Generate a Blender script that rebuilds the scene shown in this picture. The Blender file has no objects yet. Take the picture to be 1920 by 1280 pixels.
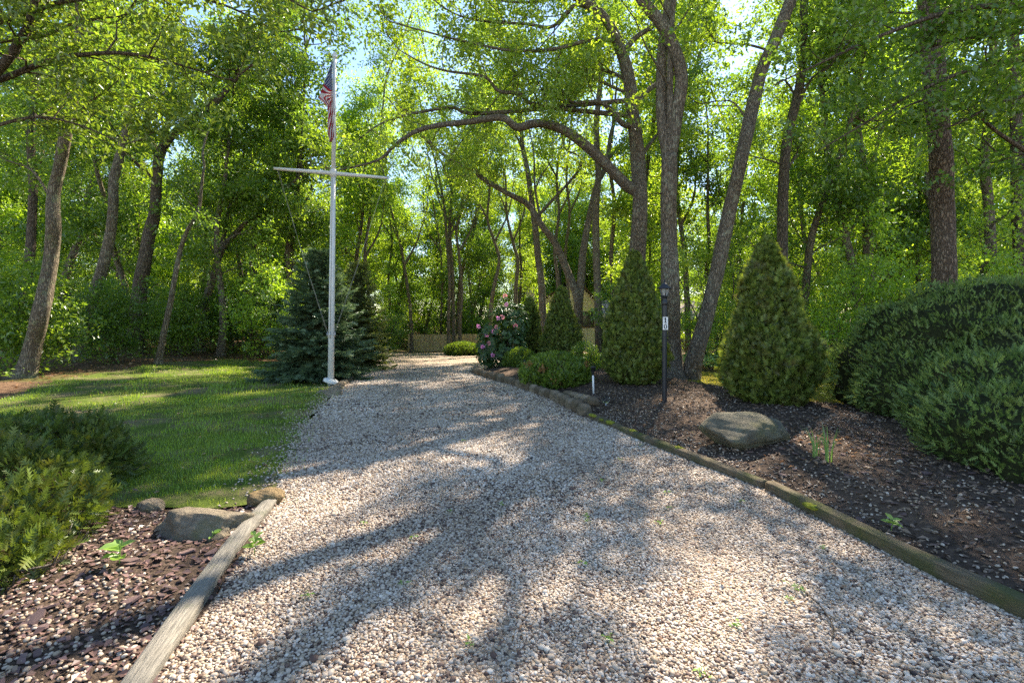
import bpy, math, random
import numpy as np
from math import radians, pi, sin, cos

# ------------------------------------------------------------------ camera, sky, sun, exposure
scene = bpy.context.scene
col = scene.collection
F_PX, HOR, CAM_H = 907.0, 595.0, 1.6          # focal length and horizon row in a 1920 px wide frame, eye height

cam_data = bpy.data.cameras.new('camera')
cam = bpy.data.objects.new('camera', cam_data)
col.objects.link(cam)
cam.location = (0, 0, CAM_H)
cam.rotation_euler = (radians(90), 0, 0)
cam_data.sensor_width = 36.0
cam_data.lens = 36.0 * F_PX / 1920.0
cam_data.shift_y = -(640 - HOR) / 1920.0
cam_data.clip_start = 0.05
cam_data.clip_end = 2000
scene.camera = cam

SUN_AZ, SUN_EL = radians(26), radians(44)       # sun stands ahead of the camera and to the right
world = bpy.data.worlds.new('World')
scene.world = world
world.use_nodes = True
wn = world.node_tree.nodes
wl = world.node_tree.links
wn.clear()
w_out = wn.new('ShaderNodeOutputWorld')
w_bg = wn.new('ShaderNodeBackground')
w_sky = wn.new('ShaderNodeTexSky')
w_sky.sky_type = 'NISHITA'
w_sky.sun_disc = False
w_sky.sun_elevation = SUN_EL
w_sky.sun_rotation = SUN_AZ
w_sky.air_density = 1.0
w_sky.dust_density = 0.1
w_sky.ozone_density = 1.0
w_bg.inputs['Strength'].default_value = 0.096
wl.new(w_sky.outputs[0], w_bg.inputs[0])
wl.new(w_bg.outputs[0], w_out.inputs[0])

sun_data = bpy.data.lights.new('sun', 'SUN')
sun_data.energy = 4.8
sun_data.angle = radians(0.55)
sun_data.color = (1.0, 0.87, 0.70)
sun = bpy.data.objects.new('sun', sun_data)
col.objects.link(sun)
SUN_DIR = np.array([sin(SUN_AZ) * cos(SUN_EL), cos(SUN_AZ) * cos(SUN_EL), sin(SUN_EL)])   # towards the sun
from mathutils import Vector
sun.rotation_euler = Vector(tuple(SUN_DIR)).to_track_quat('Z', 'Y').to_euler()
sun.location = (10, 20, 40)

scene.view_settings.view_transform = 'Standard'
scene.view_settings.look = 'None'
scene.view_settings.exposure = 1.84
scene.view_settings.gamma = 1.0
scene.view_settings.use_curve_mapping = False
scene.render.engine = 'CYCLES'
cy = scene.cycles
cy.max_bounces = 9
cy.diffuse_bounces = 7
cy.glossy_bounces = 2
cy.transmission_bounces = 5
cy.transparent_max_bounces = 4
cy.caustics_reflective = False
cy.caustics_refractive = False
cy.sample_clamp_indirect = 8.0
cy.use_light_tree = False
cy.use_adaptive_sampling = False
try:
    cy.sampling_pattern = 'TABULATED_SOBOL'
except Exception:
    pass
cy.use_denoising = False
try:
    cy.denoiser = 'OPENIMAGEDENOISE'
    cy.denoising_input_passes = 'RGB_ALBEDO_NORMAL'
    cy.denoising_prefilter = 'NONE'
except Exception:
    pass


# ------------------------------------------------------------------ helpers
def nrm(a):
    a = np.asarray(a, float)
    n = np.linalg.norm(a, axis=-1, keepdims=True)
    return a / np.maximum(n, 1e-9)


def sstep(a, b, x):
    t = np.clip((np.asarray(x, float) - a) / (b - a), 0, 1)
    return t * t * (3 - 2 * t)


def vnoise(x, y, s=1.0, seed=0):
    """cheap smooth 2-D noise made of sines, about -1..1"""
    x = np.asarray(x, float) * s
    y = np.asarray(y, float) * s
    k = seed * 1.7
    return (np.sin(x * 1.31 + y * 0.73 + k) + np.sin(-x * 0.83 + y * 1.57 + 2.1 * k)
            + np.sin(x * 2.63 + y * 1.91 + 1.3 * k) * 0.6 + np.sin(x * 1.87 - y * 3.07 + 0.7 * k) * 0.6) / 3.2


def gz(x, y):
    """height of the ground: level near the camera, falling gently along the drive towards the house"""
    x = np.asarray(x, float)
    y = np.asarray(y, float)
    fall = -1.2 * np.clip((y - 11.0) / 29.0, 0, 1.15)
    w = sstep(-16, -7, x)
    up = 0.10 * sstep(-9.5, -13, x) * sstep(8, 14, y)
    return fall * w + up + 0.02 * vnoise(x, y, 0.6, 3) * sstep(9, 16, np.abs(x) + y * 0.3)


def pix(px, py, d):
    return np.array([(px - 960) / F_PX * d, d, CAM_H + (HOR - py) / F_PX * d])


def gpix(px, py, zf=None):
    d = CAM_H * F_PX / (py - HOR)
    for _ in range(14):
        x = (px - 960) / F_PX * d
        d = 0.5 * d + 0.5 * (CAM_H - float((zf or gz)(x, d))) * F_PX / (py - HOR)
    return ((px - 960) / F_PX * d, d)


class MB:
    """collects vertices and faces, then links them as one mesh object"""
    def __init__(self):
        self.V, self.F, self.n = [], [], 0
        self.uv = []

    def add(self, v, f, uv=None):
        v = np.asarray(v, float).reshape(-1, 3)
        self.V.append(v)
        for k in (f if isinstance(f, list) and len(f) and isinstance(f[0], np.ndarray) else [np.asarray(f, int)]):
            if len(k):
                self.F.append(np.asarray(k, int) + self.n)
        self.n += len(v)
        return self

    def mesh(self, name, smooth=True):
        me = bpy.data.meshes.new(name)
        V = np.concatenate(self.V) if self.V else np.zeros((0, 3))
        me.vertices.add(len(V))
        me.vertices.foreach_set('co', V.astype(np.float32).ravel())
        li = np.concatenate([f.ravel() for f in self.F])
        tot = np.concatenate([np.full(len(f), f.shape[1]) for f in self.F])
        st = np.concatenate([[0], np.cumsum(tot)[:-1]])
        me.loops.add(len(li))
        me.loops.foreach_set('vertex_index', li.astype(np.int32))
        me.polygons.add(len(tot))
        me.polygons.foreach_set('loop_start', st.astype(np.int32))
        me.polygons.foreach_set('loop_total', tot.astype(np.int32))
        me.polygons.foreach_set('use_smooth', np.full(len(tot), smooth))
        me.update(calc_edges=True)
        me.validate()
        return me

    def build(self, name, mat, parent=None, loc=None, smooth=True, kind=None):
        me = self.mesh(name, smooth)
        if mat is not None:
            me.materials.append(mat)
        o = bpy.data.objects.new(name, me)
        col.objects.link(o)
        if parent is not None:
            o.parent = parent
        if loc is not None:
            o.location = loc
        if kind:
            o['kind'] = kind
        return o


def tag(o, label=None, cat=None, group=None, kind=None):
    if label:
        o['label'] = label
    if cat:
        o['category'] = cat
    if group:
        o['group'] = group
    if kind:
        o['kind'] = kind
    return o


def empty(name, loc, rz=0.0, label=None, cat=None, group=None):
    o = bpy.data.objects.new(name, None)
    o.empty_display_size = 0.2
    col.objects.link(o)
    o.location = tuple(float(v) for v in loc)
    o.rotation_euler = (0, 0, rz)
    return tag(o, label, cat, group)


def copy_tree(o, parent=None):
    c = o.copy()
    col.objects.link(c)
    c.parent = parent
    for ch in o.children:
        copy_tree(ch, c)
    return c


def box(cx, cy_, cz, sx, sy, sz, rz=0.0):
    s = np.array([[-1, -1, -1], [1, -1, -1], [1, 1, -1], [-1, 1, -1], [-1, -1, 1], [1, -1, 1], [1, 1, 1], [-1, 1, 1]], float) * 0.5
    v = s * np.array([sx, sy, sz])
    c, s_ = cos(rz), sin(rz)
    v = np.stack([v[:, 0] * c - v[:, 1] * s_, v[:, 0] * s_ + v[:, 1] * c, v[:, 2]], 1) + np.array([cx, cy_, cz])
    f = np.array([[0, 3, 2, 1], [4, 5, 6, 7], [0, 1, 5, 4], [1, 2, 6, 5], [2, 3, 7, 6], [3, 0, 4, 7]])
    return v, f


def smooth_line(pts, n):
    """Catmull-Rom resample of a polyline (any number of columns)"""
    p = np.asarray(pts, float)
    if len(p) == 2:
        t = np.linspace(0, 1, n)[:, None]
        return p[0] * (1 - t) + p[1] * t
    q = np.vstack([2 * p[0] - p[1], p, 2 * p[-1] - p[-2]])
    seg = np.linalg.norm(np.diff(p[:, :3], axis=0), axis=1)
    cum = np.concatenate([[0], np.cumsum(seg)])
    s = np.linspace(0, cum[-1], n)
    i = np.clip(np.searchsorted(cum, s, side='right') - 1, 0, len(p) - 2)
    t = ((s - cum[i]) / np.maximum(seg[i], 1e-9))[:, None]
    p0, p1, p2, p3 = q[i], q[i + 1], q[i + 2], q[i + 3]
    return 0.5 * ((2 * p1) + (-p0 + p2) * t + (2 * p0 - 5 * p1 + 4 * p2 - p3) * t ** 2 + (-p0 + 3 * p1 - 3 * p2 + p3) * t ** 3)


def tube(pts, rad, seg=8, cap=True, lump=0.0, rng=None, roots=0.0):
    p = np.asarray(pts, float)
    n = len(p)
    r = np.broadcast_to(np.asarray(rad, float), (n,))
    t = nrm(np.gradient(p, axis=0))
    ref = np.array([0.31, 0.95, 0.05]) if abs(t[0][2]) > 0.5 else np.array([0.05, 0.1, 1.0])
    u = nrm(np.cross(t, ref))
    v = np.cross(t, u)
    a = np.linspace(0, 2 * pi, seg, endpoint=False)
    rr = r[:, None] * np.ones((1, seg))
    if lump and rng is not None:
        ph = rng.uniform(0, 6.28, 3)
        zz = np.linspace(0, 1, n)[:, None] * n
        rr = rr * (1 + lump * (np.sin(2 * a[None] + ph[0] + zz * 0.35) + 0.7 * np.sin(3 * a[None] + ph[1] - zz * 0.5) + 0.5 * np.sin(5 * a[None] + zz * 0.9 + ph[2])) / 2.2)
    if roots:
        hh = np.concatenate([[0], np.cumsum(np.linalg.norm(np.diff(p, axis=0), axis=1))])[:, None]
        rr = rr * (1 + roots * np.exp(-hh / 0.35) * (np.cos(5 * a[None] + 1.1) + 0.6 * np.cos(3 * a[None] + 2.0)))
    V = p[:, None, :] + rr[:, :, None] * (np.cos(a)[None, :, None] * u[:, None, :] + np.sin(a)[None, :, None] * v[:, None, :])
    V = V.reshape(-1, 3)
    i = np.arange(n - 1)[:, None] * seg
    j = np.arange(seg)[None, :]
    j2 = (j + 1) % seg
    F = np.stack([i + j, i + j2, i + seg + j2, i + seg + j], -1).reshape(-1, 4)
    fs = [F]
    if cap:
        V = np.vstack([V, p[0], p[-1]])
        c0, c1 = len(V) - 2, len(V) - 1
        jj = np.arange(seg)
        fs.append(np.stack([np.full(seg, c0), (jj + 1) % seg, jj], 1))
        fs.append(np.stack([np.full(seg, c1), (n - 1) * seg + jj, (n - 1) * seg + (jj + 1) % seg], 1))
    return V, fs


def lathe(prof, seg=16, center=(0, 0)):
    """prof: list of (radius, z)"""
    pr = np.asarray(prof, float)
    a = np.linspace(0, 2 * pi, seg, endpoint=False)
    V = np.stack([pr[:, 0:1] * np.cos(a) + center[0], pr[:, 0:1] * np.sin(a) + center[1], pr[:, 1:2] * np.ones((1, seg))], -1).reshape(-1, 3)
    n = len(pr)
    i = np.arange(n - 1)[:, None] * seg
    j = np.arange(seg)[None]
    j2 = (j + 1) % seg
    F = np.stack([i + j, i + j2, i + seg + j2, i + seg + j], -1).reshape(-1, 4)
    return V, F


def ico(sub=1):
    t = (1 + 5 ** 0.5) / 2
    v = [(-1, t, 0), (1, t, 0), (-1, -t, 0), (1, -t, 0), (0, -1, t), (0, 1, t), (0, -1, -t), (0, 1, -t), (t, 0, -1), (t, 0, 1), (-t, 0, -1), (-t, 0, 1)]
    f = [(0, 11, 5), (0, 5, 1), (0, 1, 7), (0, 7, 10), (0, 10, 11), (1, 5, 9), (5, 11, 4), (11, 10, 2), (10, 7, 6), (7, 1, 8), (3, 9, 4), (3, 4, 2), (3, 2, 6), (3, 6, 8), (3, 8, 9), (4, 9, 5), (2, 4, 11), (6, 2, 10), (8, 6, 7), (9, 8, 1)]
    v = [np.array(p) / np.linalg.norm(p) for p in v]
    for _ in range(sub):
        nf, cache = [], {}

        def mid(a, b):
            k = (min(a, b), max(a, b))
            if k not in cache:
                m = v[a] + v[b]
                v.append(m / np.linalg.norm(m))
                cache[k] = len(v) - 1
            return cache[k]
        for a, b, c in f:
            ab, bc, ca = mid(a, b), mid(b, c), mid(c, a)
            nf += [(a, ab, ca), (b, bc, ab), (c, ca, bc), (ab, bc, ca)]
        f = nf
    return np.array(v), np.array(f)


def leaf_faces(pos, axis, normal, size, ratio=0.5, fold=0.18, fine=False):
    """one folded leaf per row"""
    a = nrm(axis)
    n = nrm(normal - (normal * a).sum(1, keepdims=True) * a)
    s = np.cross(a, n)
    L = size[:, None]
    if not fine:
        w = L * ratio * 0.5
        v = np.stack([pos, pos + a * L * 0.45 + s * w + n * L * fold * 0.5, pos + a * L, pos + a * L * 0.45 - s * w + n * L * fold * 0.5], 1)
        f = np.array([[0, 1, 2], [0, 2, 3]])
        k = 4
    else:
        w = L * ratio * 0.5
        up = n * L * fold * 0.5
        v = np.stack([pos, pos + a * L * 0.28 + s * w * 0.85 + up, pos + a * L * 0.62 + s * w * 0.8 + up * 0.7, pos + a * L - n * L * 0.12,
                      pos + a * L * 0.62 - s * w * 0.8 + up * 0.7, pos + a * L * 0.28 - s * w * 0.85 + up], 1)
        f = np.array([[0, 1, 2], [0, 2, 3], [0, 3, 4], [0, 4, 5]])
        k = 6
    N = len(pos)
    F = (np.arange(N)[:, None, None] * k + f[None]).reshape(-1, 3)
    return v.reshape(-1, 3), F


def grow(rng, start, d, length, nseg, wander=0.25, up=0.05):
    p = [np.asarray(start, float)]
    d = nrm(d)
    for _ in range(nseg):
        d = nrm(d + rng.normal(0, wander, 3) + np.array([0, 0, up]))
        p.append(p[-1] + d * length / nseg)
    return np.array(p)


def frond_faces(pos, axis, normal, size, width=0.5, pairs=4, droop=0.15, rng=None):
    """feathered evergreen sprig: a row of small blades on both sides of a stem, per row"""
    a = nrm(axis)
    n = nrm(normal - (normal * a).sum(1, keepdims=True) * a)
    s = np.cross(a, n)
    L = size[:, None]
    vs, fs = [], []
    for i in range(pairs + 1):                       # the stem, shared by all blades of a sprig
        t = 0.02 + 0.80 * i / pairs
        vs.append(pos + a * L * t - n * L * droop * t * t)
    k = pairs + 1
    for i in range(pairs):
        t = 0.02 + 0.80 * i / pairs
        wl_ = width * (1 - 0.5 * t)
        for sg in (-1, 1):
            vs.append(pos + a * L * (t + 0.34) + s * sg * L * wl_ - n * L * (droop * (t + 0.2) ** 2 - 0.05))
            fs.append([i, i + 1, k] if sg > 0 else [i, k, i + 1])
            k += 1
    vs += [pos + a * L * 0.74 + s * L * 0.07 - n * L * droop * 0.55, pos + a * L * 1.08 - n * L * droop]
    fs.append([pairs, k, k + 1])
    k += 2
    V = np.stack(vs, 1)
    N = len(pos)
    F = (np.arange(N)[:, None, None] * k + np.array(fs)[None]).reshape(-1, 3)
    return V.reshape(-1, 3), F


# ------------------------------------------------------------------ materials
MATS = {}


class NT:
    def __init__(self, name):
        self.m = bpy.data.materials.new(name)
        self.m.use_nodes = True
        self.t = self.m.node_tree
        self.t.nodes.clear()
        self.out = self.t.nodes.new('ShaderNodeOutputMaterial')

    def n(self, kind, **kw):
        nd = self.t.nodes.new(kind)
        for k, v in kw.items():
            if k in nd.inputs.keys():
                nd.inputs[k].default_value = v
            else:
                setattr(nd, k, v)
        return nd

    def l(self, a, b):
        self.t.links.new(a, b)

    def ramp(self, fac, stops, interp='LINEAR'):
        r = self.t.nodes.new('ShaderNodeValToRGB')
        r.color_ramp.interpolation = interp
        e = r.color_ramp.elements
        while len(e) < len(stops):
            e.new(0.5)
        for i, (p, c) in enumerate(stops):
            e[i].position = p
            e[i].color = (*c, 1) if len(c) == 3 else c
        self.l(fac, r.inputs[0])
        return r.outputs[0]

    def mix(self, fac, a, b, mode='MIX'):
        m = self.t.nodes.new('ShaderNodeMix')
        m.data_type = 'RGBA'
        m.blend_type = mode
        for sock, v in ((m.inputs[0], fac), (m.inputs[6], a), (m.inputs[7], b)):
            if hasattr(v, 'default_value') and hasattr(v, 'links'):
                self.l(v, sock)
            else:
                sock.default_value = v if not isinstance(v, tuple) else (*v[:3], 1)
        return m.outputs[2]

    def noise(self, scale, coord=None, detail=4, rough=0.55, mapping=None):
        nd = self.n('ShaderNodeTexNoise')
        nd.inputs['Scale'].default_value = scale
        nd.inputs['Detail'].default_value = detail
        nd.inputs['Roughness'].default_value = rough
        if coord is not None:
            self.l(coord, nd.inputs['Vector'])
        return nd.outputs[0]

    def coords(self, kind='Object', scale=None):
        tc = self.n('ShaderNodeTexCoord')
        o = tc.outputs[kind]
        if scale is not None:
            mp = self.n('ShaderNodeMapping')
            mp.inputs['Scale'].default_value = scale
            self.l(o, mp.inputs['Vector'])
            o = mp.outputs[0]
        return o

    def principled(self, color, rough=0.8, spec=0.3, bump=None, bump_d=0.01, bump_s=0.6, metal=0.0):
        p = self.n('ShaderNodeBsdfPrincipled')
        for nm, v in (('Base Color', color), ('Roughness', rough)):
            if hasattr(v, 'links'):
                self.l(v, p.inputs[nm])
            else:
                p.inputs[nm].default_value = (*v[:3], 1) if isinstance(v, tuple) else v
        p.inputs['Specular IOR Level'].default_value = spec
        p.inputs['Metallic'].default_value = metal
        if bump is not None:
            b = self.n('ShaderNodeBump')
            b.inputs['Distance'].default_value = bump_d
            b.inputs['Strength'].default_value = bump_s
            self.l(bump, b.inputs['Height'])
            self.l(b.outputs[0], p.inputs['Normal'])
        self.l(p.outputs[0], self.out.inputs[0])
        return p


def leaf_mat(name, a, b, trans=0.5, tcol=None, gloss=0.05, rough=0.38, patch=None, pscale=0.8):
    m = NT(name)
    g = m.n('ShaderNodeNewGeometry')
    c = m.ramp(g.outputs['Random Per Island'], [(0.0, a), (0.75, b), (1.0, tuple(min(1, v * 1.25) for v in b))])
    if patch:
        pn = m.noise(pscale, m.coords('Object'), 5, 0.65)
        c = m.mix(m.ramp(pn, [(0.48, (0, 0, 0)), (0.70, (0.65, 0.65, 0.65))]), c, patch)
    d = m.n('ShaderNodeBsdfDiffuse')
    t = m.n('ShaderNodeBsdfTranslucent')
    m.l(c, d.inputs[0])
    tk = tuple(v * trans * 2.55 for v in (tcol or (1.22, 1.22, 0.40)))
    tc = m.mix(1.0, c, tk, 'MULTIPLY')
    m.l(tc, t.inputs[0])
    x = m.n('ShaderNodeAddShader')       # a leaf reflects part of the light and lets part through
    m.l(d.outputs[0], x.inputs[0])
    m.l(t.outputs[0], x.inputs[1])
    gl = m.n('ShaderNodeBsdfGlossy')
    gl.inputs['Roughness'].default_value = rough
    gl.inputs['Color'].default_value = (0.9, 0.95, 1, 1)
    y = m.n('ShaderNodeMixShader')
    y.inputs[0].default_value = gloss
    m.l(x.outputs[0], y.inputs[1])
    m.l(gl.outputs[0], y.inputs[2])
    m.l(y.outputs[0], m.out.inputs[0])
    return m.m


M = MATS
M['oak'] = leaf_mat('oak_leaf', (0.055, 0.100, 0.016), (0.112, 0.162, 0.024), 0.52)
M['oak_near'] = leaf_mat('near_oak_leaf', (0.060, 0.100, 0.016), (0.115, 0.155, 0.024), 0.36)
M['oak_fresh'] = leaf_mat('fresh_oak_leaf', (0.082, 0.132, 0.018), (0.150, 0.198, 0.030), 0.52)
M['dark_leaf'] = leaf_mat('dark_leaf', (0.042, 0.082, 0.016), (0.085, 0.135, 0.022), 0.48)
M['beech'] = leaf_mat('beech_leaf', (0.085, 0.145, 0.016), (0.150, 0.212, 0.028), 0.56)
M['rhodo'] = leaf_mat('rhododendron_leaf', (0.022, 0.050, 0.015), (0.062, 0.110, 0.030), 0.22, gloss=0.05, rough=0.35)
M['arbor'] = leaf_mat('arborvitae_frond', (0.030, 0.052, 0.010), (0.150, 0.190, 0.038), 0.20, gloss=0.02, patch=(0.115, 0.085, 0.038), pscale=5.0)
M['yew'] = leaf_mat('yew_needle', (0.040, 0.075, 0.012), (0.115, 0.165, 0.022), 0.28, gloss=0.03)
M['juniper'] = leaf_mat('juniper_sprig', (0.034, 0.064, 0.017), (0.165, 0.225, 0.058), 0.16, (1.3, 1.4, 0.9), gloss=0.02, patch=(0.16, 0.165, 0.045), pscale=2.6)
M['cypress'] = leaf_mat('false_cypress_frond', (0.028, 0.050, 0.010), (0.100, 0.138, 0.028), 0.18, gloss=0.02, patch=(0.10, 0.075, 0.03), pscale=5.0)
M['spruce'] = leaf_mat('spruce_needle', (0.035, 0.062, 0.030), (0.120, 0.170, 0.088), 0.15, (1.2, 1.3, 1.0), gloss=0.04)
M['olive_spruce'] = leaf_mat('olive_conifer_needle', (0.060, 0.080, 0.030), (0.15, 0.17, 0.07), 0.25, gloss=0.03)
M['hosta'] = leaf_mat('pale_ground_cover_leaf', (0.12, 0.20, 0.06), (0.30, 0.38, 0.18), 0.35)
M['grass'] = leaf_mat('grass_blade', (0.098, 0.160, 0.018), (0.165, 0.240, 0.030), 0.36, gloss=0.03, patch=(0.20, 0.175, 0.06))
M['dry_grass'] = leaf_mat('mossy_grass_blade', (0.17, 0.17, 0.02), (0.27, 0.24, 0.04), 0.4, gloss=0.02)
M['litter'] = leaf_mat('dead_leaf', (0.10, 0.055, 0.03), (0.27, 0.165, 0.09), 0.15, (1.2, 1, 0.8), gloss=0.04)
M['weed'] = leaf_mat('weed_leaf', (0.08, 0.15, 0.022), (0.13, 0.21, 0.035), 0.30, gloss=0.04)
M['iris'] = leaf_mat('strap_leaf', (0.09, 0.16, 0.05), (0.14, 0.22, 0.07), 0.4)
M['yellow_leaf'] = leaf_mat('yellow_leaf', (0.30, 0.26, 0.03), (0.42, 0.36, 0.05), 0.4)
M['pink'] = leaf_mat('rhododendron_petal', (0.50, 0.20, 0.40), (0.68, 0.36, 0.56), 0.2, (1, 1, 1), gloss=0.02)
M['rose'] = leaf_mat('rose_petal', (0.52, 0.22, 0.26), (0.66, 0.36, 0.38), 0.2, (1, 1, 1), gloss=0.02)
M['rust'] = leaf_mat('rusty_dead_foliage', (0.18, 0.085, 0.035), (0.28, 0.15, 0.06), 0.1, (1, 1, 1), gloss=0.02)


def bark_mat(name, dark, light, lichen, lich_amt=0.5, scale=(15, 15, 2.2), bump_d=0.04, plate=8.0):
    m = NT(name)
    o = m.coords('Object', scale)
    o1 = m.coords('Object')
    n1 = m.noise(2.2, o, 6, 0.62)
    vo = m.n('ShaderNodeTexVoronoi')
    vo.feature = 'DISTANCE_TO_EDGE'
    vo.inputs['Scale'].default_value = plate / 4.0
    wn_ = m.n('ShaderNodeTexNoise')
    wn_.inputs['Scale'].default_value = 1.3
    wn_.inputs['Detail'].default_value = 4
    m.l(o, wn_.inputs['Vector'])
    wv = m.n('ShaderNodeVectorMath', operation='MULTIPLY_ADD')
    m.l(wn_.outputs[1], wv.inputs[0])
    wv.inputs[1].default_value = (1.1, 1.1, 1.1)
    m.l(o, wv.inputs[2])
    m.l(wv.outputs[0], vo.inputs['Vector'])
    crack = m.ramp(vo.outputs['Distance'], [(0.0, (0, 0, 0)), (0.22, (1, 1, 1))])
    base = m.ramp(n1, [(0.3, dark), (0.7, light)])
    c = m.mix(crack, tuple(v * 0.62 for v in dark), base)
    ln = m.noise(5.5, o1, 5, 0.65)
    lf = m.ramp(ln, [(0.62 - 0.16 * lich_amt, (0, 0, 0)), (0.72 - 0.1 * lich_amt, (1, 1, 1))])
    lf2 = m.n('ShaderNodeMath', operation='MULTIPLY')
    m.l(lf, lf2.inputs[0])
    lf2.inputs[1].default_value = 0.75
    c = m.mix(lf2.outputs[0], c, lichen)
    hh = m.n('ShaderNodeMath', operation='ADD')
    m.l(crack, hh.inputs[0])
    m.l(n1, hh.inputs[1])
    m.principled(c, 0.92, 0.15, hh.outputs[0], bump_d, 0.9)
    return m.m


M['bark'] = bark_mat('grey_oak_bark', (0.190, 0.150, 0.106), (0.40, 0.33, 0.245), (0.38, 0.38, 0.27), 0.55)
M['bark_dark'] = bark_mat('dark_bark', (0.135, 0.105, 0.076), (0.30, 0.24, 0.18), (0.24, 0.24, 0.17), 0.3)
M['bark_pale'] = bark_mat('pale_mossy_bark', (0.20, 0.160, 0.115), (0.38, 0.315, 0.225), (0.29, 0.31, 0.17), 0.6)
M['bark_pine'] = bark_mat('plated_pine_bark', (0.16, 0.115, 0.082), (0.32, 0.24, 0.178), (0.22, 0.20, 0.16), 0.15, (9, 9, 2.6), 0.05, 8)
M['twig'] = bark_mat('twig_bark', (0.09, 0.075, 0.06), (0.19, 0.165, 0.13), (0.2, 0.21, 0.16), 0.3, (20, 20, 20), 0.004)


def simple(name, colr, rough=0.6, spec=0.4, var=0.12, scale=8.0, bump_d=0.0, metal=0.0):
    m = NT(name)
    o = m.coords('Object')
    n = m.noise(scale, o, 5, 0.6)
    c = m.ramp(n, [(0.3, tuple(v * (1 - var) for v in colr)), (0.7, tuple(min(1, v * (1 + var)) for v in colr))])
    m.principled(c, rough, spec, n if bump_d else None, bump_d or 0.01, 0.5, metal)
    return m.m


M['white_paint'] = simple('weathered_white_paint', (0.66, 0.66, 0.64), 0.45, 0.4, 0.06, 5)
M['steel'] = simple('grey_metal', (0.45, 0.45, 0.46), 0.4, 0.5, 0.1, 20, metal=0.6)
M['rope'] = simple('rope', (0.36, 0.34, 0.30), 0.9, 0.1)
M['black_metal'] = simple('black_painted_metal', (0.018, 0.019, 0.024), 0.42, 0.5, 0.3, 30)
M['black_plastic'] = simple('black_plastic', (0.02, 0.02, 0.02), 0.5, 0.4)
M['plate_white'] = simple('number_plate_white', (0.78, 0.78, 0.76), 0.4, 0.4, 0.03)
M['digit_black'] = simple('digit_black', (0.015, 0.015, 0.015), 0.5, 0.3)
M['siding'] = simple('tan_siding', (0.72, 0.61, 0.39), 0.75, 0.2, 0.07, 3)
M['pale_trim'] = simple('pale_trim', (0.62, 0.55, 0.48), 0.7, 0.2, 0.06)
M['brown_trim'] = simple('brown_trim', (0.10, 0.06, 0.04), 0.7, 0.2)
M['roof'] = simple('roof_shingle', (0.14, 0.10, 0.085), 0.9, 0.1, 0.25, 12, 0.01)
M['wing_roof'] = simple('pale_roof_shingle', (0.34, 0.28, 0.26), 0.9, 0.1, 0.2, 12, 0.01)
M['fence_rail'] = simple('tan_fence_board', (0.60, 0.45, 0.26), 0.85, 0.15, 0.16, 6, 0.004)
fm = NT('tan_fence_board')
fo_ = fm.n('ShaderNodeObjectInfo')
fc = fm.ramp(fo_.outputs['Random'], [(0.0, (0.50, 0.37, 0.20)), (0.5, (0.58, 0.44, 0.25)), (1.0, (0.64, 0.49, 0.29))])
fn_ = fm.noise(6.0, fm.coords('Object', (6, 6, 1)), 4, 0.6)
fm.principled(fm.mix(fm.ramp(fn_, [(0.4, (0, 0, 0)), (0.7, (0.35, 0.35, 0.35))]), fc, (0.33, 0.25, 0.15)), 0.85, 0.15, fn_, 0.004)
M['fence'] = fm.m
M['core_dark'] = simple('painted_inner_shade', (0.028, 0.032, 0.014), 0.95, 0.05, 0.4, 25, 0.02)  # dark colour paints the shade deep inside the evergreens
M['core_brown'] = simple('brown_twig_core', (0.06, 0.042, 0.025), 0.95, 0.05, 0.4, 25, 0.02)

g = NT('window_glass')
g.principled((0.03, 0.04, 0.045), 0.06, 0.8)
M['glass_dark'] = g.m

g = NT('clear_glass')
gp = g.n('ShaderNodeBsdfGlass')
gp.inputs['Roughness'].default_value = 0.08
gp.inputs['IOR'].default_value = 1.2
gp.inputs['Color'].default_value = (0.92, 0.95, 0.95, 1)
g.l(gp.outputs[0], g.out.inputs[0])
M['clear_glass'] = g.m

g = NT('frosted_lantern_glass')
gp = g.n('ShaderNodeBsdfPrincipled')
gp.inputs['Base Color'].default_value = (0.75, 0.76, 0.72, 1)
gp.inputs['Roughness'].default_value = 0.25
gp.inputs['Transmission Weight'].default_value = 0.6
gp.inputs['IOR'].default_value = 1.15
g.l(gp.outputs[0], g.out.inputs[0])
M['lantern_glass'] = g.m


def rock_mat(name, a, b, moss, amt):
    m = NT(name)
    o = m.coords('Object')
    n1 = m.noise(4.0, o, 8, 0.65)
    n2 = m.noise(38.0, o, 6, 0.75)
    n3 = m.noise(2.6, o, 5, 0.6)
    c = m.ramp(n1, [(0.32, a), (0.68, b)])
    c = m.mix(m.ramp(n2, [(0.42, (0, 0, 0)), (0.62, (0.45, 0.45, 0.45))]), c, tuple(v * 0.5 for v in a))
    c = m.mix(m.ramp(n3, [(0.60 - amt * 0.2, (0, 0, 0)), (0.72 - amt * 0.12, (0.8, 0.8, 0.8))]), c, moss)
    h = m.n('ShaderNodeMath', operation='ADD')
    m.l(n1, h.inputs[0])
    m.l(n2, h.inputs[1])
    m.principled(c, 0.9, 0.2, h.outputs[0], 0.05, 1.0)
    return m.m


M['rock_grey'] = rock_mat('mossy_grey_granite', (0.145, 0.130, 0.092), (0.31, 0.285, 0.21), (0.165, 0.16, 0.075), 0.6)
M['rock_left'] = rock_mat('brown_grey_granite', (0.22, 0.18, 0.128), (0.42, 0.355, 0.26), (0.18, 0.175, 0.075), 0.3)
M['rock_tan'] = rock_mat('tan_field_stone', (0.30, 0.21, 0.10), (0.42, 0.31, 0.17), (0.18, 0.17, 0.06), 0.3)


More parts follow.
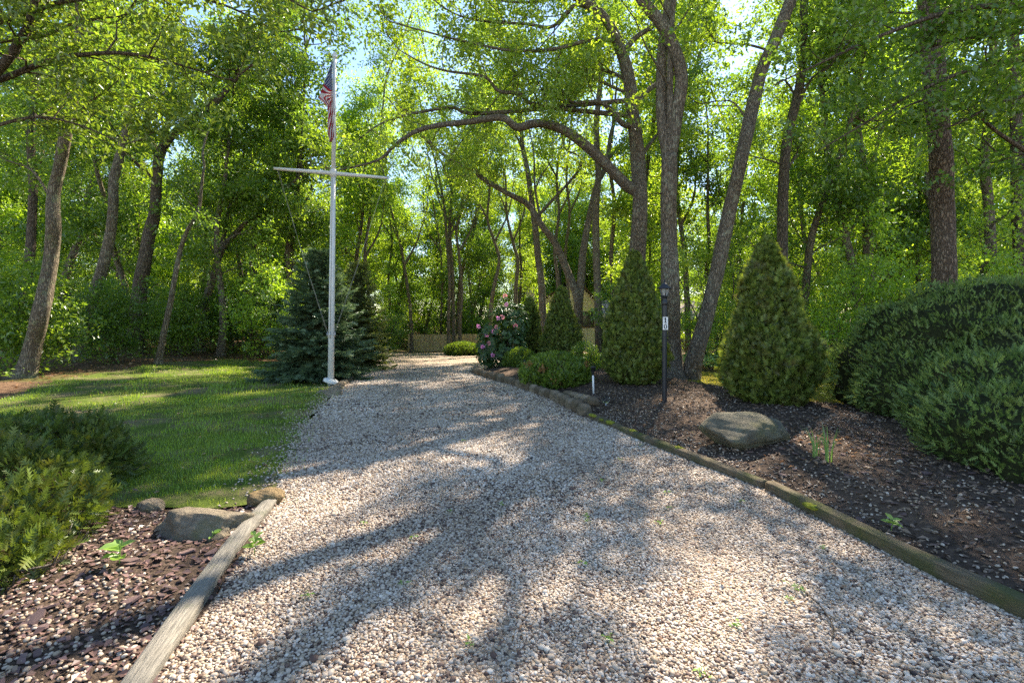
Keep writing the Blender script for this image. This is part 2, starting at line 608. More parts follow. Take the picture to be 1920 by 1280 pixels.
def wood_mat(name, dark, light, moss, amt, axis_scale):
    m = NT(name)
    o = m.coords('Object', axis_scale)
    o1 = m.coords('Object')
    n1 = m.noise(3.0, o, 6, 0.65)
    n2 = m.noise(3.2, o1, 4, 0.6)
    c = m.ramp(n1, [(0.28, tuple(v * 0.45 for v in dark)), (0.42, dark), (0.72, light)])
    c = m.mix(m.ramp(n2, [(0.64 - 0.22 * amt, (0, 0, 0)), (0.80 - 0.2 * amt, (0.85, 0.85, 0.85))]), c, moss)
    m.principled(c, 0.92, 0.12, n1, 0.02, 0.9)
    return m.m


M['timber_grey'] = wood_mat('weathered_grey_timber', (0.20, 0.185, 0.155), (0.38, 0.35, 0.29), (0.15, 0.16, 0.10), 0.2, (40, 2.2, 40))
M['timber_moss'] = wood_mat('mossy_brown_timber', (0.115, 0.092, 0.062), (0.24, 0.20, 0.135), (0.085, 0.095, 0.035), 0.75, (40, 2.2, 40))
em_ = NT('edging_block')
eo = em_.n('ShaderNodeObjectInfo')
en = em_.noise(14.0, em_.coords('Object'), 6, 0.7)
ec = em_.ramp(eo.outputs['Random'], [(0.0, (0.12, 0.09, 0.062)), (0.5, (0.19, 0.15, 0.105)), (1.0, (0.29, 0.235, 0.17))])
ec = em_.mix(em_.ramp(en, [(0.40, (0, 0, 0)), (0.66, (0.75, 0.75, 0.75))]), ec, (0.075, 0.066, 0.036))
em_.principled(ec, 0.92, 0.15, en, 0.03, 0.9)
M['edging'] = em_.m
M['moss'] = simple('yellow_green_moss', (0.20, 0.21, 0.03), 0.95, 0.05, 0.35, 40, 0.02)

# ---- ground materials
m = NT('forest_floor')
o = m.coords('Object')
n1 = m.noise(0.55, o, 5, 0.6)
n2 = m.noise(14.0, o, 6, 0.7)
n3 = m.noise(70.0, o, 3, 0.6)
c1 = m.ramp(n2, [(0.3, (0.055, 0.035, 0.02)), (0.5, (0.15, 0.09, 0.055)), (0.7, (0.26, 0.17, 0.10))])
c2 = m.ramp(n3, [(0.35, (0.04, 0.05, 0.012)), (0.65, (0.12, 0.14, 0.03))])
c = m.mix(m.ramp(n1, [(0.48, (0, 0, 0)), (0.62, (0.8, 0.8, 0.8))]), c1, c2)
m.principled(c, 0.95, 0.1, n2, 0.06, 0.8)
M['floor'] = m.m

m = NT('lawn_soil')
o = m.coords('Object')
n1 = m.noise(0.9, o, 6, 0.65)
n2 = m.noise(60.0, o, 3, 0.6)
c1 = m.ramp(n2, [(0.3, (0.055, 0.085, 0.014)), (0.7, (0.115, 0.155, 0.026))])
c2 = m.ramp(n2, [(0.3, (0.14, 0.10, 0.065)), (0.7, (0.27, 0.21, 0.14))])
c = m.mix(m.ramp(n1, [(0.47, (0, 0, 0)), (0.63, (0.85, 0.85, 0.85))]), c1, c2)
m.principled(c, 0.95, 0.1, n2, 0.02, 0.8)
M['lawn'] = m.m

m = NT('mossy_lawn_soil')
o = m.coords('Object')
n1 = m.noise(1.6, o, 6, 0.65)
n2 = m.noise(50.0, o, 3, 0.6)
c1 = m.ramp(n2, [(0.3, (0.13, 0.125, 0.015)), (0.7, (0.26, 0.22, 0.03))])
c = m.mix(m.ramp(n1, [(0.50, (0, 0, 0)), (0.66, (0.7, 0.7, 0.7))]), c1, (0.26, 0.17, 0.06))
m.principled(c, 0.95, 0.1, n2, 0.02, 0.8)
M['moss_lawn'] = m.m

PEBBLE = [(0.0, (0.036, 0.026, 0.024)), (0.10, (0.098, 0.060, 0.047)), (0.2, (0.192, 0.13, 0.098)), (0.36, (0.335, 0.253, 0.170)), (0.52, (0.392, 0.318, 0.238)), (0.8, (0.495, 0.417, 0.337)), (1.0, (0.645, 0.577, 0.49))]
m = NT('gravel_bed')
o = m.coords('Object')
vo = m.n('ShaderNodeTexVoronoi')
vo.inputs['Scale'].default_value = 40.0
m.l(o, vo.inputs['Vector'])
sep = m.n('ShaderNodeSeparateColor')
m.l(vo.outputs['Color'], sep.inputs[0])
c = m.ramp(sep.outputs[0], PEBBLE)
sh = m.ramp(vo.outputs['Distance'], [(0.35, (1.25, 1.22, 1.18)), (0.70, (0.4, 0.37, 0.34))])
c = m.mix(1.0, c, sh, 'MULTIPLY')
big = m.noise(0.7, o, 4, 0.6)
c = m.mix(m.ramp(big, [(0.50, (0, 0, 0)), (0.75, (0.45, 0.45, 0.45))]), c, (0.33, 0.27, 0.20))
inv = m.n('ShaderNodeMath', operation='SUBTRACT')
inv.inputs[0].default_value = 1.0
m.l(vo.outputs['Distance'], inv.inputs[1])
m.principled(c, 0.85, 0.2, inv.outputs[0], 0.02, 0.8)
M['gravel'] = m.m

m = NT('pebble')
at = m.n('ShaderNodeAttribute')
at.attribute_type = 'INSTANCER'
at.attribute_name = 'tone'
c = m.ramp(at.outputs['Fac'], PEBBLE)
m.principled(c, 0.6, 0.3)
M['pebble'] = m.m

m = NT('single_pebble')
oi = m.n('ShaderNodeObjectInfo')
c = m.ramp(oi.outputs['Random'], PEBBLE)
m.principled(c, 0.6, 0.3)
M['pebble_single'] = m.m

m = NT('mulch')
o = m.coords('Object')
n1 = m.noise(22.0, o, 6, 0.7)
n2 = m.noise(1.1, o, 5, 0.6)
c = m.ramp(n1, [(0.3, (0.028, 0.021, 0.017)), (0.5, (0.085, 0.062, 0.047)), (0.72, (0.18, 0.13, 0.094))])
c = m.mix(m.ramp(n2, [(0.5, (0, 0, 0)), (0.7, (0.55, 0.55, 0.55))]), c, (0.20, 0.135, 0.09))
m.principled(c, 0.95, 0.1, n1, 0.05, 0.9)
M['mulch'] = m.m

m = NT('slate_chip')
oi = m.n('ShaderNodeObjectInfo')
o = m.coords('Object')
n1 = m.noise(20, o, 4)
c = m.ramp(oi.outputs['Random'], [(0.0, (0.085, 0.052, 0.05)), (0.5, (0.145, 0.085, 0.078)), (1.0, (0.23, 0.145, 0.12))])
c = m.mix(0.25, c, m.ramp(n1, [(0.3, (0.03, 0.03, 0.03)), (0.7, (0.25, 0.2, 0.18))]))
m.principled(c, 0.8, 0.25, n1, 0.004, 0.6)
M['slate'] = m.m
M['slate_mass'] = leaf_mat('slate_chip_mass', (0.065, 0.042, 0.038), (0.17, 0.105, 0.09), 0.0, gloss=0.03)
M['wood_chip'] = leaf_mat('wood_chip', (0.060, 0.043, 0.032), (0.21, 0.150, 0.105), 0.0, gloss=0.02)

# ------------------------------------------------------------------ the ground
def inside(poly, x, y):
    x = np.asarray(x, float)
    y = np.asarray(y, float)
    r = np.zeros(x.shape, bool)
    p = np.asarray(poly, float)
    for (x1, y1), (x2, y2) in zip(p, np.roll(p, -1, 0)):
        c = ((y1 > y) != (y2 > y))
        if y1 != y2:
            r ^= c & (x < (x2 - x1) * (y - y1) / (y2 - y1) + x1)
    return r


def poly_near(poly, x, y):
    """distance to and nearest point on a closed polygon"""
    x = np.asarray(x, float)
    y = np.asarray(y, float)
    best = np.full(x.shape, 1e9)
    bx, by = x.copy(), y.copy()
    p = np.asarray(poly, float)
    for (x1, y1), (x2, y2) in zip(p, np.roll(p, -1, 0)):
        dx, dy = x2 - x1, y2 - y1
        L = dx * dx + dy * dy
        if L < 1e-12:
            continue
        t = np.clip(((x - x1) * dx + (y - y1) * dy) / L, 0, 1)
        qx, qy = x1 + t * dx, y1 + t * dy
        d = np.hypot(x - qx, y - qy)
        k = d < best
        best = np.where(k, d, best)
        bx = np.where(k, qx, bx)
        by = np.where(k, qy, by)
    return best, bx, by


def wavy(poly, step=0.25, amp=0.06, seed=1):
    p = np.asarray(poly, float)
    out = []
    for a, b in zip(p, np.roll(p, -1, 0)):
        n = max(1, int(np.hypot(*(b - a)) / step))
        for i in range(n):
            out.append(a + (b - a) * i / n)
    o = np.array(out)
    o[:, 0] += amp * vnoise(o[:, 0], o[:, 1], 2.3, seed)
    o[:, 1] += amp * vnoise(o[:, 0], o[:, 1], 2.1, seed + 5)
    return o


DRIVE_L = [(-1.25, 0.6), (-1.55, 2.12), (-2.02, 4.15), (-2.55, 5.48), (-3.12, 7.44), (-3.6, 9.67), (-4.1, 12.1), (-5.0, 17.5), (-7.2, 25), (-10.0, 34.5)]
DRIVE_R = [(-4.0, 37), (-1.5, 33), (-1.2, 28), (0.4, 24), (1.0, 21.5), (-0.6, 18.5), (-1.45, 16.2), (-1.05, 14.9), (-0.30, 12.6), (0.28, 10.9), (0.73, 9.67), (1.06, 8.5), (1.22, 7.8), (1.75, 6.1), (2.36, 4.46), (2.75, 2.7), (3.1, 0.6)]
DRIVE = wavy(DRIVE_L + DRIVE_R, 0.3, 0.03, 2)
LAWN = wavy([(-2.0, 4.25), (-2.5, 5.5), (-3.08, 7.44), (-3.58, 9.67), (-4.08, 12.1), (-4.7, 15), (-6.4, 17), (-9.0, 20.4), (-11.4, 20.2), (-12.3, 16.7), (-11.4, 12.2), (-9.8, 9.3), (-8.2, 6.7), (-5.2, 4.8), (-3.3, 4.05), (-2.5, 4.0)], 0.3, 0.12, 4)
BED_L = wavy([(-2.0, 4.15), (-2.5, 3.95), (-3.3, 4.0), (-5.2, 4.75), (-8.2, 6.6), (-9.5, 5), (-9, 0.6), (-1.25, 0.6), (-1.55, 2.12)], 0.3, 0.03, 6)
BED_R = wavy([(1.26, 7.8), (1.80, 6.1), (2.41, 4.46), (2.80, 2.7), (3.15, 0.6), (10, 0.6), (11, 8.0), (8.0, 8.1), (5.5, 8.9), (4.9, 10.2), (4.2, 13.6), (3.4, 15.5), (2.0, 18), (1.0, 20.5), (-0.5, 18.3), (-1.35, 16.1), (-0.95, 14.9), (-0.22, 12.6), (0.34, 10.9), (0.78, 9.67), (1.10, 8.5)], 0.3, 0.03, 8)
MOSS_LAWN = wavy([(4.9, 10.3), (5.6, 9.0), (8.0, 8.2), (11, 8.1), (13, 12), (12, 14.5), (8, 13.6), (6.2, 16), (3.6, 16.2), (4.3, 13.6)], 0.3, 0.15, 9)
SHEETS = [DRIVE, LAWN, BED_L, BED_R, MOSS_LAWN]


def bed_z(x, y, poly=BED_R, hi=0.13):
    d, _, _ = poly_near(poly, x, y)
    return gz(x, y) + 0.035 + (hi * sstep(0.0, 1.1, d) + 0.02 * vnoise(x, y, 3.1, 7)) * inside(poly, x, y)


xs = np.unique(np.round(np.concatenate([np.linspace(-420, -40, 16), np.arange(-40, 40.1, 0.8), np.linspace(40, 420, 16)]), 3))
ys = np.unique(np.round(np.concatenate([np.linspace(-60, -4, 8), np.arange(-4, 60.1, 0.5), np.linspace(60, 520, 18)]), 3))
X, Y = np.meshgrid(xs, ys)
Z = gz(X, Y)
low = np.zeros(X.shape, bool)
for s in SHEETS:
    low |= inside(s, X, Y)
Z = Z - 0.06 * low
nx, ny = len(xs), len(ys)
i = (np.arange(ny - 1)[:, None] * nx + np.arange(nx - 1)[None, :]).ravel()
ground = MB().add(np.stack([X, Y, Z], -1), np.stack([i, i + 1, i + nx + 1, i + nx], 1)).build('ground', M['floor'])
tag(ground, 'leaf littered woodland floor under the trees', None, None, 'structure')


def sheet(name, poly, zf, mat, step, label):
    x0, y0 = poly.min(0) - step
    x1, y1 = poly.max(0) + step
    gx = np.arange(x0, x1 + step, step)
    gy = np.arange(y0, y1 + step, step)
    X, Y = np.meshgrid(gx, gy)
    nx = len(gx)
    cxm = (X[:-1, :-1] + step / 2)
    cym = (Y[:-1, :-1] + step / 2)
    keep = inside(poly, cxm, cym)
    i = (np.arange(len(gy) - 1)[:, None] * nx + np.arange(nx - 1)[None, :])[keep]
    F = np.stack([i, i + 1, i + nx + 1, i + nx], 1)
    used, inv = np.unique(F.ravel(), return_inverse=True)
    F = inv.reshape(-1, 4)
    vx, vy = X.ravel()[used].copy(), Y.ravel()[used].copy()
    cnt = np.bincount(F.ravel(), minlength=len(used))
    b = cnt < 4
    _, qx, qy = poly_near(poly, vx[b], vy[b])
    vx[b], vy[b] = qx, qy
    z = zf(vx, vy)
    o = MB().add(np.stack([vx, vy, z], 1), F).build(name, mat)
    return tag(o, label, None, None, 'structure')


def drive_z(x, y):
    return gz(x, y) + 0.012 + 0.012 * vnoise(x, y, 1.4, 2) * sstep(20, 8, y)


lawn = sheet('lawn', LAWN, lambda x, y: gz(x, y) + 0.010, M['lawn'], 0.22, 'patchy green lawn left of the gravel driveway')
drive = sheet('driveway', DRIVE, drive_z, M['gravel'], 0.22, 'pale pebble gravel driveway running to the fence')
bed_left = sheet('planting_bed', BED_L, lambda x, y: bed_z(x, y, BED_L, 0.03) - 0.02, M['mulch'], 0.12, 'slate and pebble planting bed left of the grey timber')
bed_right = sheet('mulch_bed', BED_R, lambda x, y: bed_z(x, y), M['mulch'], 0.16, 'dark mulch bed right of the driveway')
moss_lawn = sheet('mossy_lawn', MOSS_LAWN, lambda x, y: gz(x, y) + 0.014, M['moss_lawn'], 0.25, 'yellow green mossy lawn behind the mulch bed')

rng = np.random.default_rng(11)


def jitter_grid(x0, x1, y0, y1, step, rng):
    gx, gy = np.meshgrid(np.arange(x0, x1, step), np.arange(y0, y1, step))
    return (gx + rng.uniform(-0.5, 0.5, gx.shape) * step).ravel(), (gy + rng.uniform(-0.5, 0.5, gx.shape) * step).ravel()


def in_view(x, y, m=0.25):
    return np.abs(x) < 1.0585 * y + m


# pebbles: near ones of the drive, thinning with distance; strays on both beds
px_, py_, ps_ = [], [], []
for (y0, y1, st, sz) in ((1.9, 4.2, 0.0142, 0.61), (4.2, 7.5, 0.0190, 0.76), (7.5, 13.0, 0.027, 0.95), (13.0, 20.0, 0.042, 1.15)):
    x, y = jitter_grid(-6.0, 3.0, y0, y1, st, rng)
    k = inside(DRIVE, x, y) & in_view(x, y)
    px_.append(x[k]); py_.append(y[k]); ps_.append(np.full(k.sum(), 0.0118 * sz))
dx, dy, ds = np.concatenate(px_), np.concatenate(py_), np.concatenate(ps_)
dz = drive_z(dx, dy)
mid_x = 0.5 * (np.interp(dy, [p[1] for p in DRIVE_L], [p[0] for p in DRIVE_L]) + np.interp(dy, [p[1] for p in DRIVE_R][::-1], [p[0] for p in DRIVE_R][::-1]))
track = np.exp(-((np.abs(dx - mid_x + 0.15 * vnoise(dx * 0, dy, 0.8, 5)) - 0.78) / 0.26) ** 2)
ds = ds * np.exp(rng.normal(0, 0.26, len(ds))) * (1 - 0.06 * track)
dz = dz - 0.003 * track
tone = np.clip(rng.beta(2.1, 1.5, len(dx)) + 0.16 * vnoise(dx, dy, 0.9, 51) - 0.10 * track, 0, 1)
scrap = rng.random(len(dx)) < 0.05
tone[scrap] = rng.uniform(0, 0.2, scrap.sum())
dark = (vnoise(dx, dy, 1.3, 21) > 0.35) & (rng.random(len(dx)) < 0.16)
tone[dark] = rng.uniform(0, 0.15, dark.sum())

bx_, by_, bz_, bs_ = [], [], [], []
x, y = jitter_grid(-4.2, -1.2, 1.9, 4.2, 0.023, rng)
k = inside(BED_L, x, y) & in_view(x, y) & (rng.random(len(x)) < 0.46 - 0.4 * sstep(-0.1, 0.4, vnoise(x, y, 2.5, 31)) - 0.30 * sstep(2.7, 3.6, y))
bx_.append(x[k]); by_.append(y[k]); bz_.append(bed_z(x[k], y[k], BED_L, 0.03) - 0.016); bs_.append(np.full(k.sum(), 0.0085))
x, y = jitter_grid(1.2, 6.5, 2.0, 9.5, 0.030, rng)
dd, _, _ = poly_near(np.array([(1.22, 7.8), (1.75, 6.1), (2.36, 4.46), (2.75, 2.7), (3.1, 0.6), (2.75, 2.7), (2.36, 4.46), (1.75, 6.1)]), x, y)
k = inside(BED_R, x, y) & in_view(x, y) & (rng.random(len(x)) < 0.05 + 0.16 * sstep(0.1, 0.7, vnoise(x, y, 1.7, 34)) + 0.5 * np.exp(-dd / 0.45) * (0.6 + 0.6 * vnoise(x, y, 2.2, 33)))
bx_.append(x[k]); by_.append(y[k]); bz_.append(bed_z(x[k], y[k]) + 0.004); bs_.append(np.full(k.sum(), 0.0085))
bx, by, bz, bs = map(np.concatenate, (bx_, by_, bz_, bs_))
x, y = jitter_grid(-5.2, -1.9, 4.0, 13, 0.03, rng)
dd, _, _ = poly_near(DRIVE, x, y)
k = inside(LAWN, x, y) & ~inside(DRIVE, x, y) & (rng.random(len(x)) < 0.75 * np.exp(-dd / 0.16))
lx, ly, lz, ls_ = x[k], y[k], gz(x[k], y[k]) + 0.012, np.full(k.sum(), 0.0105)
bs = bs * np.exp(rng.normal(0, 0.25, len(bs)))
btone = np.clip(rng.beta(1.8, 1.8, len(bx)) * 0.85, 0, 1)

# the 300 nearest pebbles are pieces of the drive, the rest one mass
pv, pf = ico(1)
peb_mesh = []
for q in range(6):
    r_ = np.random.default_rng(q)
    me = MB().add(pv * np.array([1.25, 0.95, 0.72]) * (1 + 0.12 * r_.normal(size=(len(pv), 1)).clip(-1, 1)), pf).mesh('pebble')
    me.materials.append(M['pebble_single'])
    peb_mesh.append(me)
vis = (dy > 2.12) & (np.abs(dx) < 1.02 * dy)
order = np.argsort(np.where(vis, dy - ds * 30, 99))[:300]
for q in order:
    o = bpy.data.objects.new('pebble', peb_mesh[int(q) % 6])
    col.objects.link(o)
    o.parent = drive
    o.location = (dx[q], dy[q], dz[q] + ds[q] * 0.4)
    o.scale = (ds[q] * 1.1,) * 3
    o.rotation_euler = (rng.uniform(-.5, .5), rng.uniform(-.5, .5), rng.uniform(0, 6.28))
mask = np.ones(len(dx), bool)
mask[order] = False


def pebble_mass(name, x, y, z, s, tone, parent, mat):
    n = len(x)
    me = bpy.data.meshes.new(name)
    me.vertices.add(n)
    me.vertices.foreach_set('co', np.stack([x, y, z + s * 0.35], 1).astype(np.float32).ravel())
    sc = np.stack([s * rng.uniform(1.0, 1.5, n), s * rng.uniform(0.8, 1.05, n), s * rng.uniform(0.55, 0.85, n)], 1)
    rt = np.stack([rng.uniform(-.5, .5, n), rng.uniform(-.5, .5, n), rng.uniform(0, 6.28, n)], 1)
    a = me.attributes.new('scl', 'FLOAT_VECTOR', 'POINT'); a.data.foreach_set('vector', sc.astype(np.float32).ravel())
    a = me.attributes.new('rot', 'FLOAT_VECTOR', 'POINT'); a.data.foreach_set('vector', rt.astype(np.float32).ravel())
    a = me.attributes.new('tone', 'FLOAT', 'POINT'); a.data.foreach_set('value', tone.astype(np.float32))
    o = bpy.data.objects.new(name, me)
    col.objects.link(o)
    o.parent = parent
    o['kind'] = 'stuff'
    me.materials.append(mat)
    ng = bpy.data.node_groups.new('pebble_nodes', 'GeometryNodeTree')
    ng.interface.new_socket('Geometry', in_out='INPUT', socket_type='NodeSocketGeometry')
    ng.interface.new_socket('Geometry', in_out='OUTPUT', socket_type='NodeSocketGeometry')
    N, L = ng.nodes, ng.links
    gi, go = N.new('NodeGroupInput'), N.new('NodeGroupOutput')
    ic = N.new('GeometryNodeMeshIcoSphere')
    ic.inputs['Radius'].default_value = 1.0
    ic.inputs['Subdivisions'].default_value = 2
    sm = N.new('GeometryNodeSetShadeSmooth')
    ma = N.new('GeometryNodeSetMaterial')
    ma.inputs['Material'].default_value = mat
    ip = N.new('GeometryNodeInstanceOnPoints')
    a1 = N.new('GeometryNodeInputNamedAttribute'); a1.data_type = 'FLOAT_VECTOR'; a1.inputs['Name'].default_value = 'scl'
    a2 = N.new('GeometryNodeInputNamedAttribute'); a2.data_type = 'FLOAT_VECTOR'; a2.inputs['Name'].default_value = 'rot'
    L.new(ic.outputs[0], sm.inputs[0]); L.new(sm.outputs[0], ma.inputs[0])
    L.new(gi.outputs[0], ip.inputs['Points']); L.new(ma.outputs[0], ip.inputs['Instance'])
    L.new(a1.outputs[0], ip.inputs['Scale']); L.new(a2.outputs[0], ip.inputs['Rotation'])
    L.new(ip.outputs[0], go.inputs[0])
    md = o.modifiers.new('pebbles', 'NODES')
    md.node_group = ng
    return o


pebble_mass('gravel', dx[mask], dy[mask], dz[mask], ds[mask], tone[mask], drive, M['pebble'])
kl = bx < 0
pebble_mass('gravel', lx, ly, lz, ls_, np.clip(rng.beta(2.2, 1.7, len(lx)), 0, 1), lawn, M['pebble'])
pebble_mass('gravel', bx[kl], by[kl], bz[kl], bs[kl], btone[kl], bed_left, M['pebble'])
pebble_mass('gravel', bx[~kl], by[~kl], bz[~kl], bs[~kl], btone[~kl], bed_right, M['pebble'])

# slate chips: flat angular flakes; the largest ones are pieces, small ones a mass
chip_mesh = []
for q in range(8):
    r_ = np.random.default_rng(100 + q)
    k = 6
    a = np.sort(r_.uniform(0, 2 * pi, k)) + 0.0
    a = np.linspace(0, 2 * pi, k, endpoint=False) + r_.uniform(-.4, .4, k)
    rr = r_.uniform(0.55, 1.1, k)
    top = np.stack([np.cos(a) * rr * 1.25, np.sin(a) * rr * 0.8, np.full(k, 0.12) + r_.uniform(-.05, .05, k)], 1)
    bot = top * np.array([1.04, 1.04, 0]) + np.array([0, 0, -0.14])
    V = np.vstack([top, bot, [[0, 0, 0.16]]])
    j = np.arange(k)
    me = MB().add(V, [np.stack([j, (j + 1) % k, np.full(k, 2 * k)], 1), np.stack([j + k, (j + 1) % k + k, (j + 1) % k, j], 1)]).mesh('slate_chip', False)
    me.materials.append(M['slate'])
    chip_mesh.append(me)
cx_, cy_ = jitter_grid(-3.6, -1.3, 2.0, 4.0, 0.105, rng)
k = inside(BED_L, cx_, cy_) & in_view(cx_, cy_, 0.1) & (rng.random(len(cx_)) < 0.42 + 0.3 * vnoise(cx_, cy_, 2.5, 31))
cl = [(a, b, 'L') for a, b in zip(cx_[k], cy_[k])]
cx_, cy_ = jitter_grid(2.2, 4.6, 2.3, 6.6, 0.15, rng)
k = inside(BED_R, cx_, cy_) & in_view(cx_, cy_, 0.1) & (rng.random(len(cx_)) < 0.40)
cr = [(a, b, 'R') for a, b in zip(cx_[k], cy_[k])]
for lst, bed in ((cl[:300], bed_left), (cr[:280], bed_right)):
    for (a, b, side) in lst:
        o = bpy.data.objects.new('slate_chip', chip_mesh[int(rng.integers(8))])
        col.objects.link(o)
        o.parent = bed
        s = float(np.clip(np.exp(rng.normal(-3.75, 0.42)), 0.012, 0.055))
        z = (bed_z(a, b, BED_L, 0.03) - 0.02) if side == 'L' else bed_z(a, b)
        o.location = (a, b, float(z) + 0.012)
        o.scale = (s, s, s * 0.9)
        o.rotation_euler = (rng.normal(0, .12), rng.normal(0, .12), rng.uniform(0, 6.28))


def flakes(name, x, y, z, smin, smax, mat, parent=None, lift=0.008, tilt=0.35, ratio=0.7):
    n = len(x)
    pos = np.stack([x, y, z + lift], 1)
    az = rng.uniform(0, 2 * pi, n)
    ax = np.stack([np.cos(az), np.sin(az), rng.normal(0, tilt * 0.6, n)], 1)
    nn = np.stack([rng.normal(0, tilt, n), rng.normal(0, tilt, n), np.ones(n)], 1)
    v, f = leaf_faces(pos, ax, nn, rng.uniform(smin, smax, n), ratio, 0.25)
    return MB().add(v, f).build(name, mat, parent, smooth=False, kind='stuff')


x, y = jitter_grid(-4.2, -1.2, 1.9, 4.3, 0.042, rng)
k = inside(BED_L, x, y) & in_view(x, y)
flakes('slate_fragments', x[k], y[k], bed_z(x[k], y[k], BED_L, 0.03) - 0.02, 0.02, 0.06, M['slate_mass'], bed_left)
x, y = jitter_grid(1.0, 9.0, 2.0, 17, 0.058, rng)
k = inside(BED_R, x, y) & in_view(x, y) & (rng.random(len(x)) < 0.9)
flakes('bark_mulch', x[k], y[k], bed_z(x[k], y[k]), 0.025, 0.085, M['wood_chip'], bed_right, tilt=0.5, ratio=0.4)
# dead leaves on the woodland floor, along the wood's edge and scattered over bed and lawn
x = rng.uniform(-34, 30, 26000)
y = rng.uniform(6, 34, 26000)
k = ~inside(DRIVE, x, y) & ~inside(LAWN, x, y) & ~inside(BED_R, x, y) & ~inside(BED_L, x, y) & ~inside(MOSS_LAWN, x, y) & in_view(x, y, 1)
litter = flakes('leaf_litter', x[k], y[k], gz(x[k], y[k]), 0.07, 0.15, M['litter'], None, 0.015, 0.4, 0.6)
tag(litter, 'brown dead leaves scattered over the woodland floor', 'leaf litter')
x = np.concatenate([rng.uniform(1.5, 6.5, 900), rng.uniform(-9, -2.3, 420), rng.uniform(3.0, 4.4, 260)])
y = np.concatenate([rng.uniform(4.5, 13, 900), rng.uniform(4.1, 12, 420), rng.uniform(4.8, 6.2, 260)])
k = inside(BED_R, x, y) | inside(LAWN, x, y)
zz = np.where(inside(BED_R, x, y), bed_z(x, y), gz(x, y) + 0.01)
tag(flakes('fallen_leaves', x[k], y[k], zz[k], 0.03, 0.075, M['litter'], None, 0.012, 0.4, 0.55), 'small tan fallen leaves dotted over bed and lawn', 'fallen leaves')


def blades(name, x, y, z, h, wd, mat, parent=None, lean=0.35):
    n = len(x)
    az = rng.uniform(0, 2 * pi, n)
    d = np.stack([np.cos(az), np.sin(az), np.zeros(n)], 1)
    s = np.stack([-np.sin(az + rng.normal(0, .6, n)), np.cos(az), np.zeros(n)], 1)
    p = np.stack([x, y, z], 1)
    h_ = h[:, None]
    ln = (rng.uniform(0.1, lean * 2, n))[:, None]
    up = np.array([[0, 0, 1.0]])
    mid = p + up * h_ * 0.6 + d * h_ * ln * 0.35
    tip = p + up * h_ * (1 - ln * 0.25) + d * h_ * ln
    w = wd[:, None]
    V = np.stack([p - s * w, p + s * w, mid + s * w * 0.75, mid - s * w * 0.75, tip], 1).reshape(-1, 3)
    b = np.arange(n)[:, None] * 5
    T = np.concatenate([b + np.array([[0, 1, 2]]), b + np.array([[0, 2, 3]]), b + np.array([[3, 2, 4]])])
    return MB().add(V, T).build(name, mat, parent, smooth=True, kind='stuff')


gx_, gy_, gh_, gw_ = [], [], [], []
for (y0, y1, st, h, w) in ((3.9, 6.5, 0.021, 0.05, 0.0022), (6.5, 10, 0.035, 0.06, 0.0035), (10, 21, 0.062, 0.075, 0.006)):
    x, y = jitter_grid(-13, -1.8, y0, y1, st, rng)
    bare = vnoise(x, y, 0.9, 14) * 0.6 + vnoise(x, y, 2.6, 15) * 0.5
    ins = inside(LAWN, x, y)
    ed_, _, _ = poly_near(LAWN, x, y)
    sd_ = np.where(ins, ed_, -ed_)
    k = (sd_ > -0.16) & (y > 4.0) & in_view(x, y, 0.4) & (rng.random(len(x)) < np.clip(0.92 - 1.7 * sstep(-0.12, 0.40, bare), 0.07, 1) * (0.06 + 0.94 * sstep(-0.14, 0.45, sd_ + 0.1 * vnoise(x, y, 5, 44))))
    hv = h * (0.7 + 0.5 * rng.random(k.sum())) * (1 + 0.35 * vnoise(x[k], y[k], 1.7, 16))
    gx_.append(x[k]); gy_.append(y[k]); gh_.append(hv); gw_.append(np.full(k.sum(), w))
gx_, gy_, gh_, gw_ = map(np.concatenate, (gx_, gy_, gh_, gw_))
blades('grass', gx_, gy_, gz(gx_, gy_) + 0.008, gh_, gw_, M['grass'], lawn)
x, y = jitter_grid(3.5, 13, 8, 16.4, 0.075, rng)
k = inside(MOSS_LAWN, x, y) & in_view(x, y, 0.4)
blades('moss_grass', x[k], y[k], gz(x[k], y[k]) + 0.01, 0.045 * rng.uniform(0.6, 1.3, k.sum()), np.full(k.sum(), 0.007), M['dry_grass'], moss_lawn)

# ------------------------------------------------------------------ trees
def along(pts, t):
    n = len(pts) - 1
    u = t * n
    i = min(int(u), n - 1)
    f = u - i
    return pts[i] * (1 - f) + pts[i + 1] * f, nrm(pts[i + 1] - pts[i])


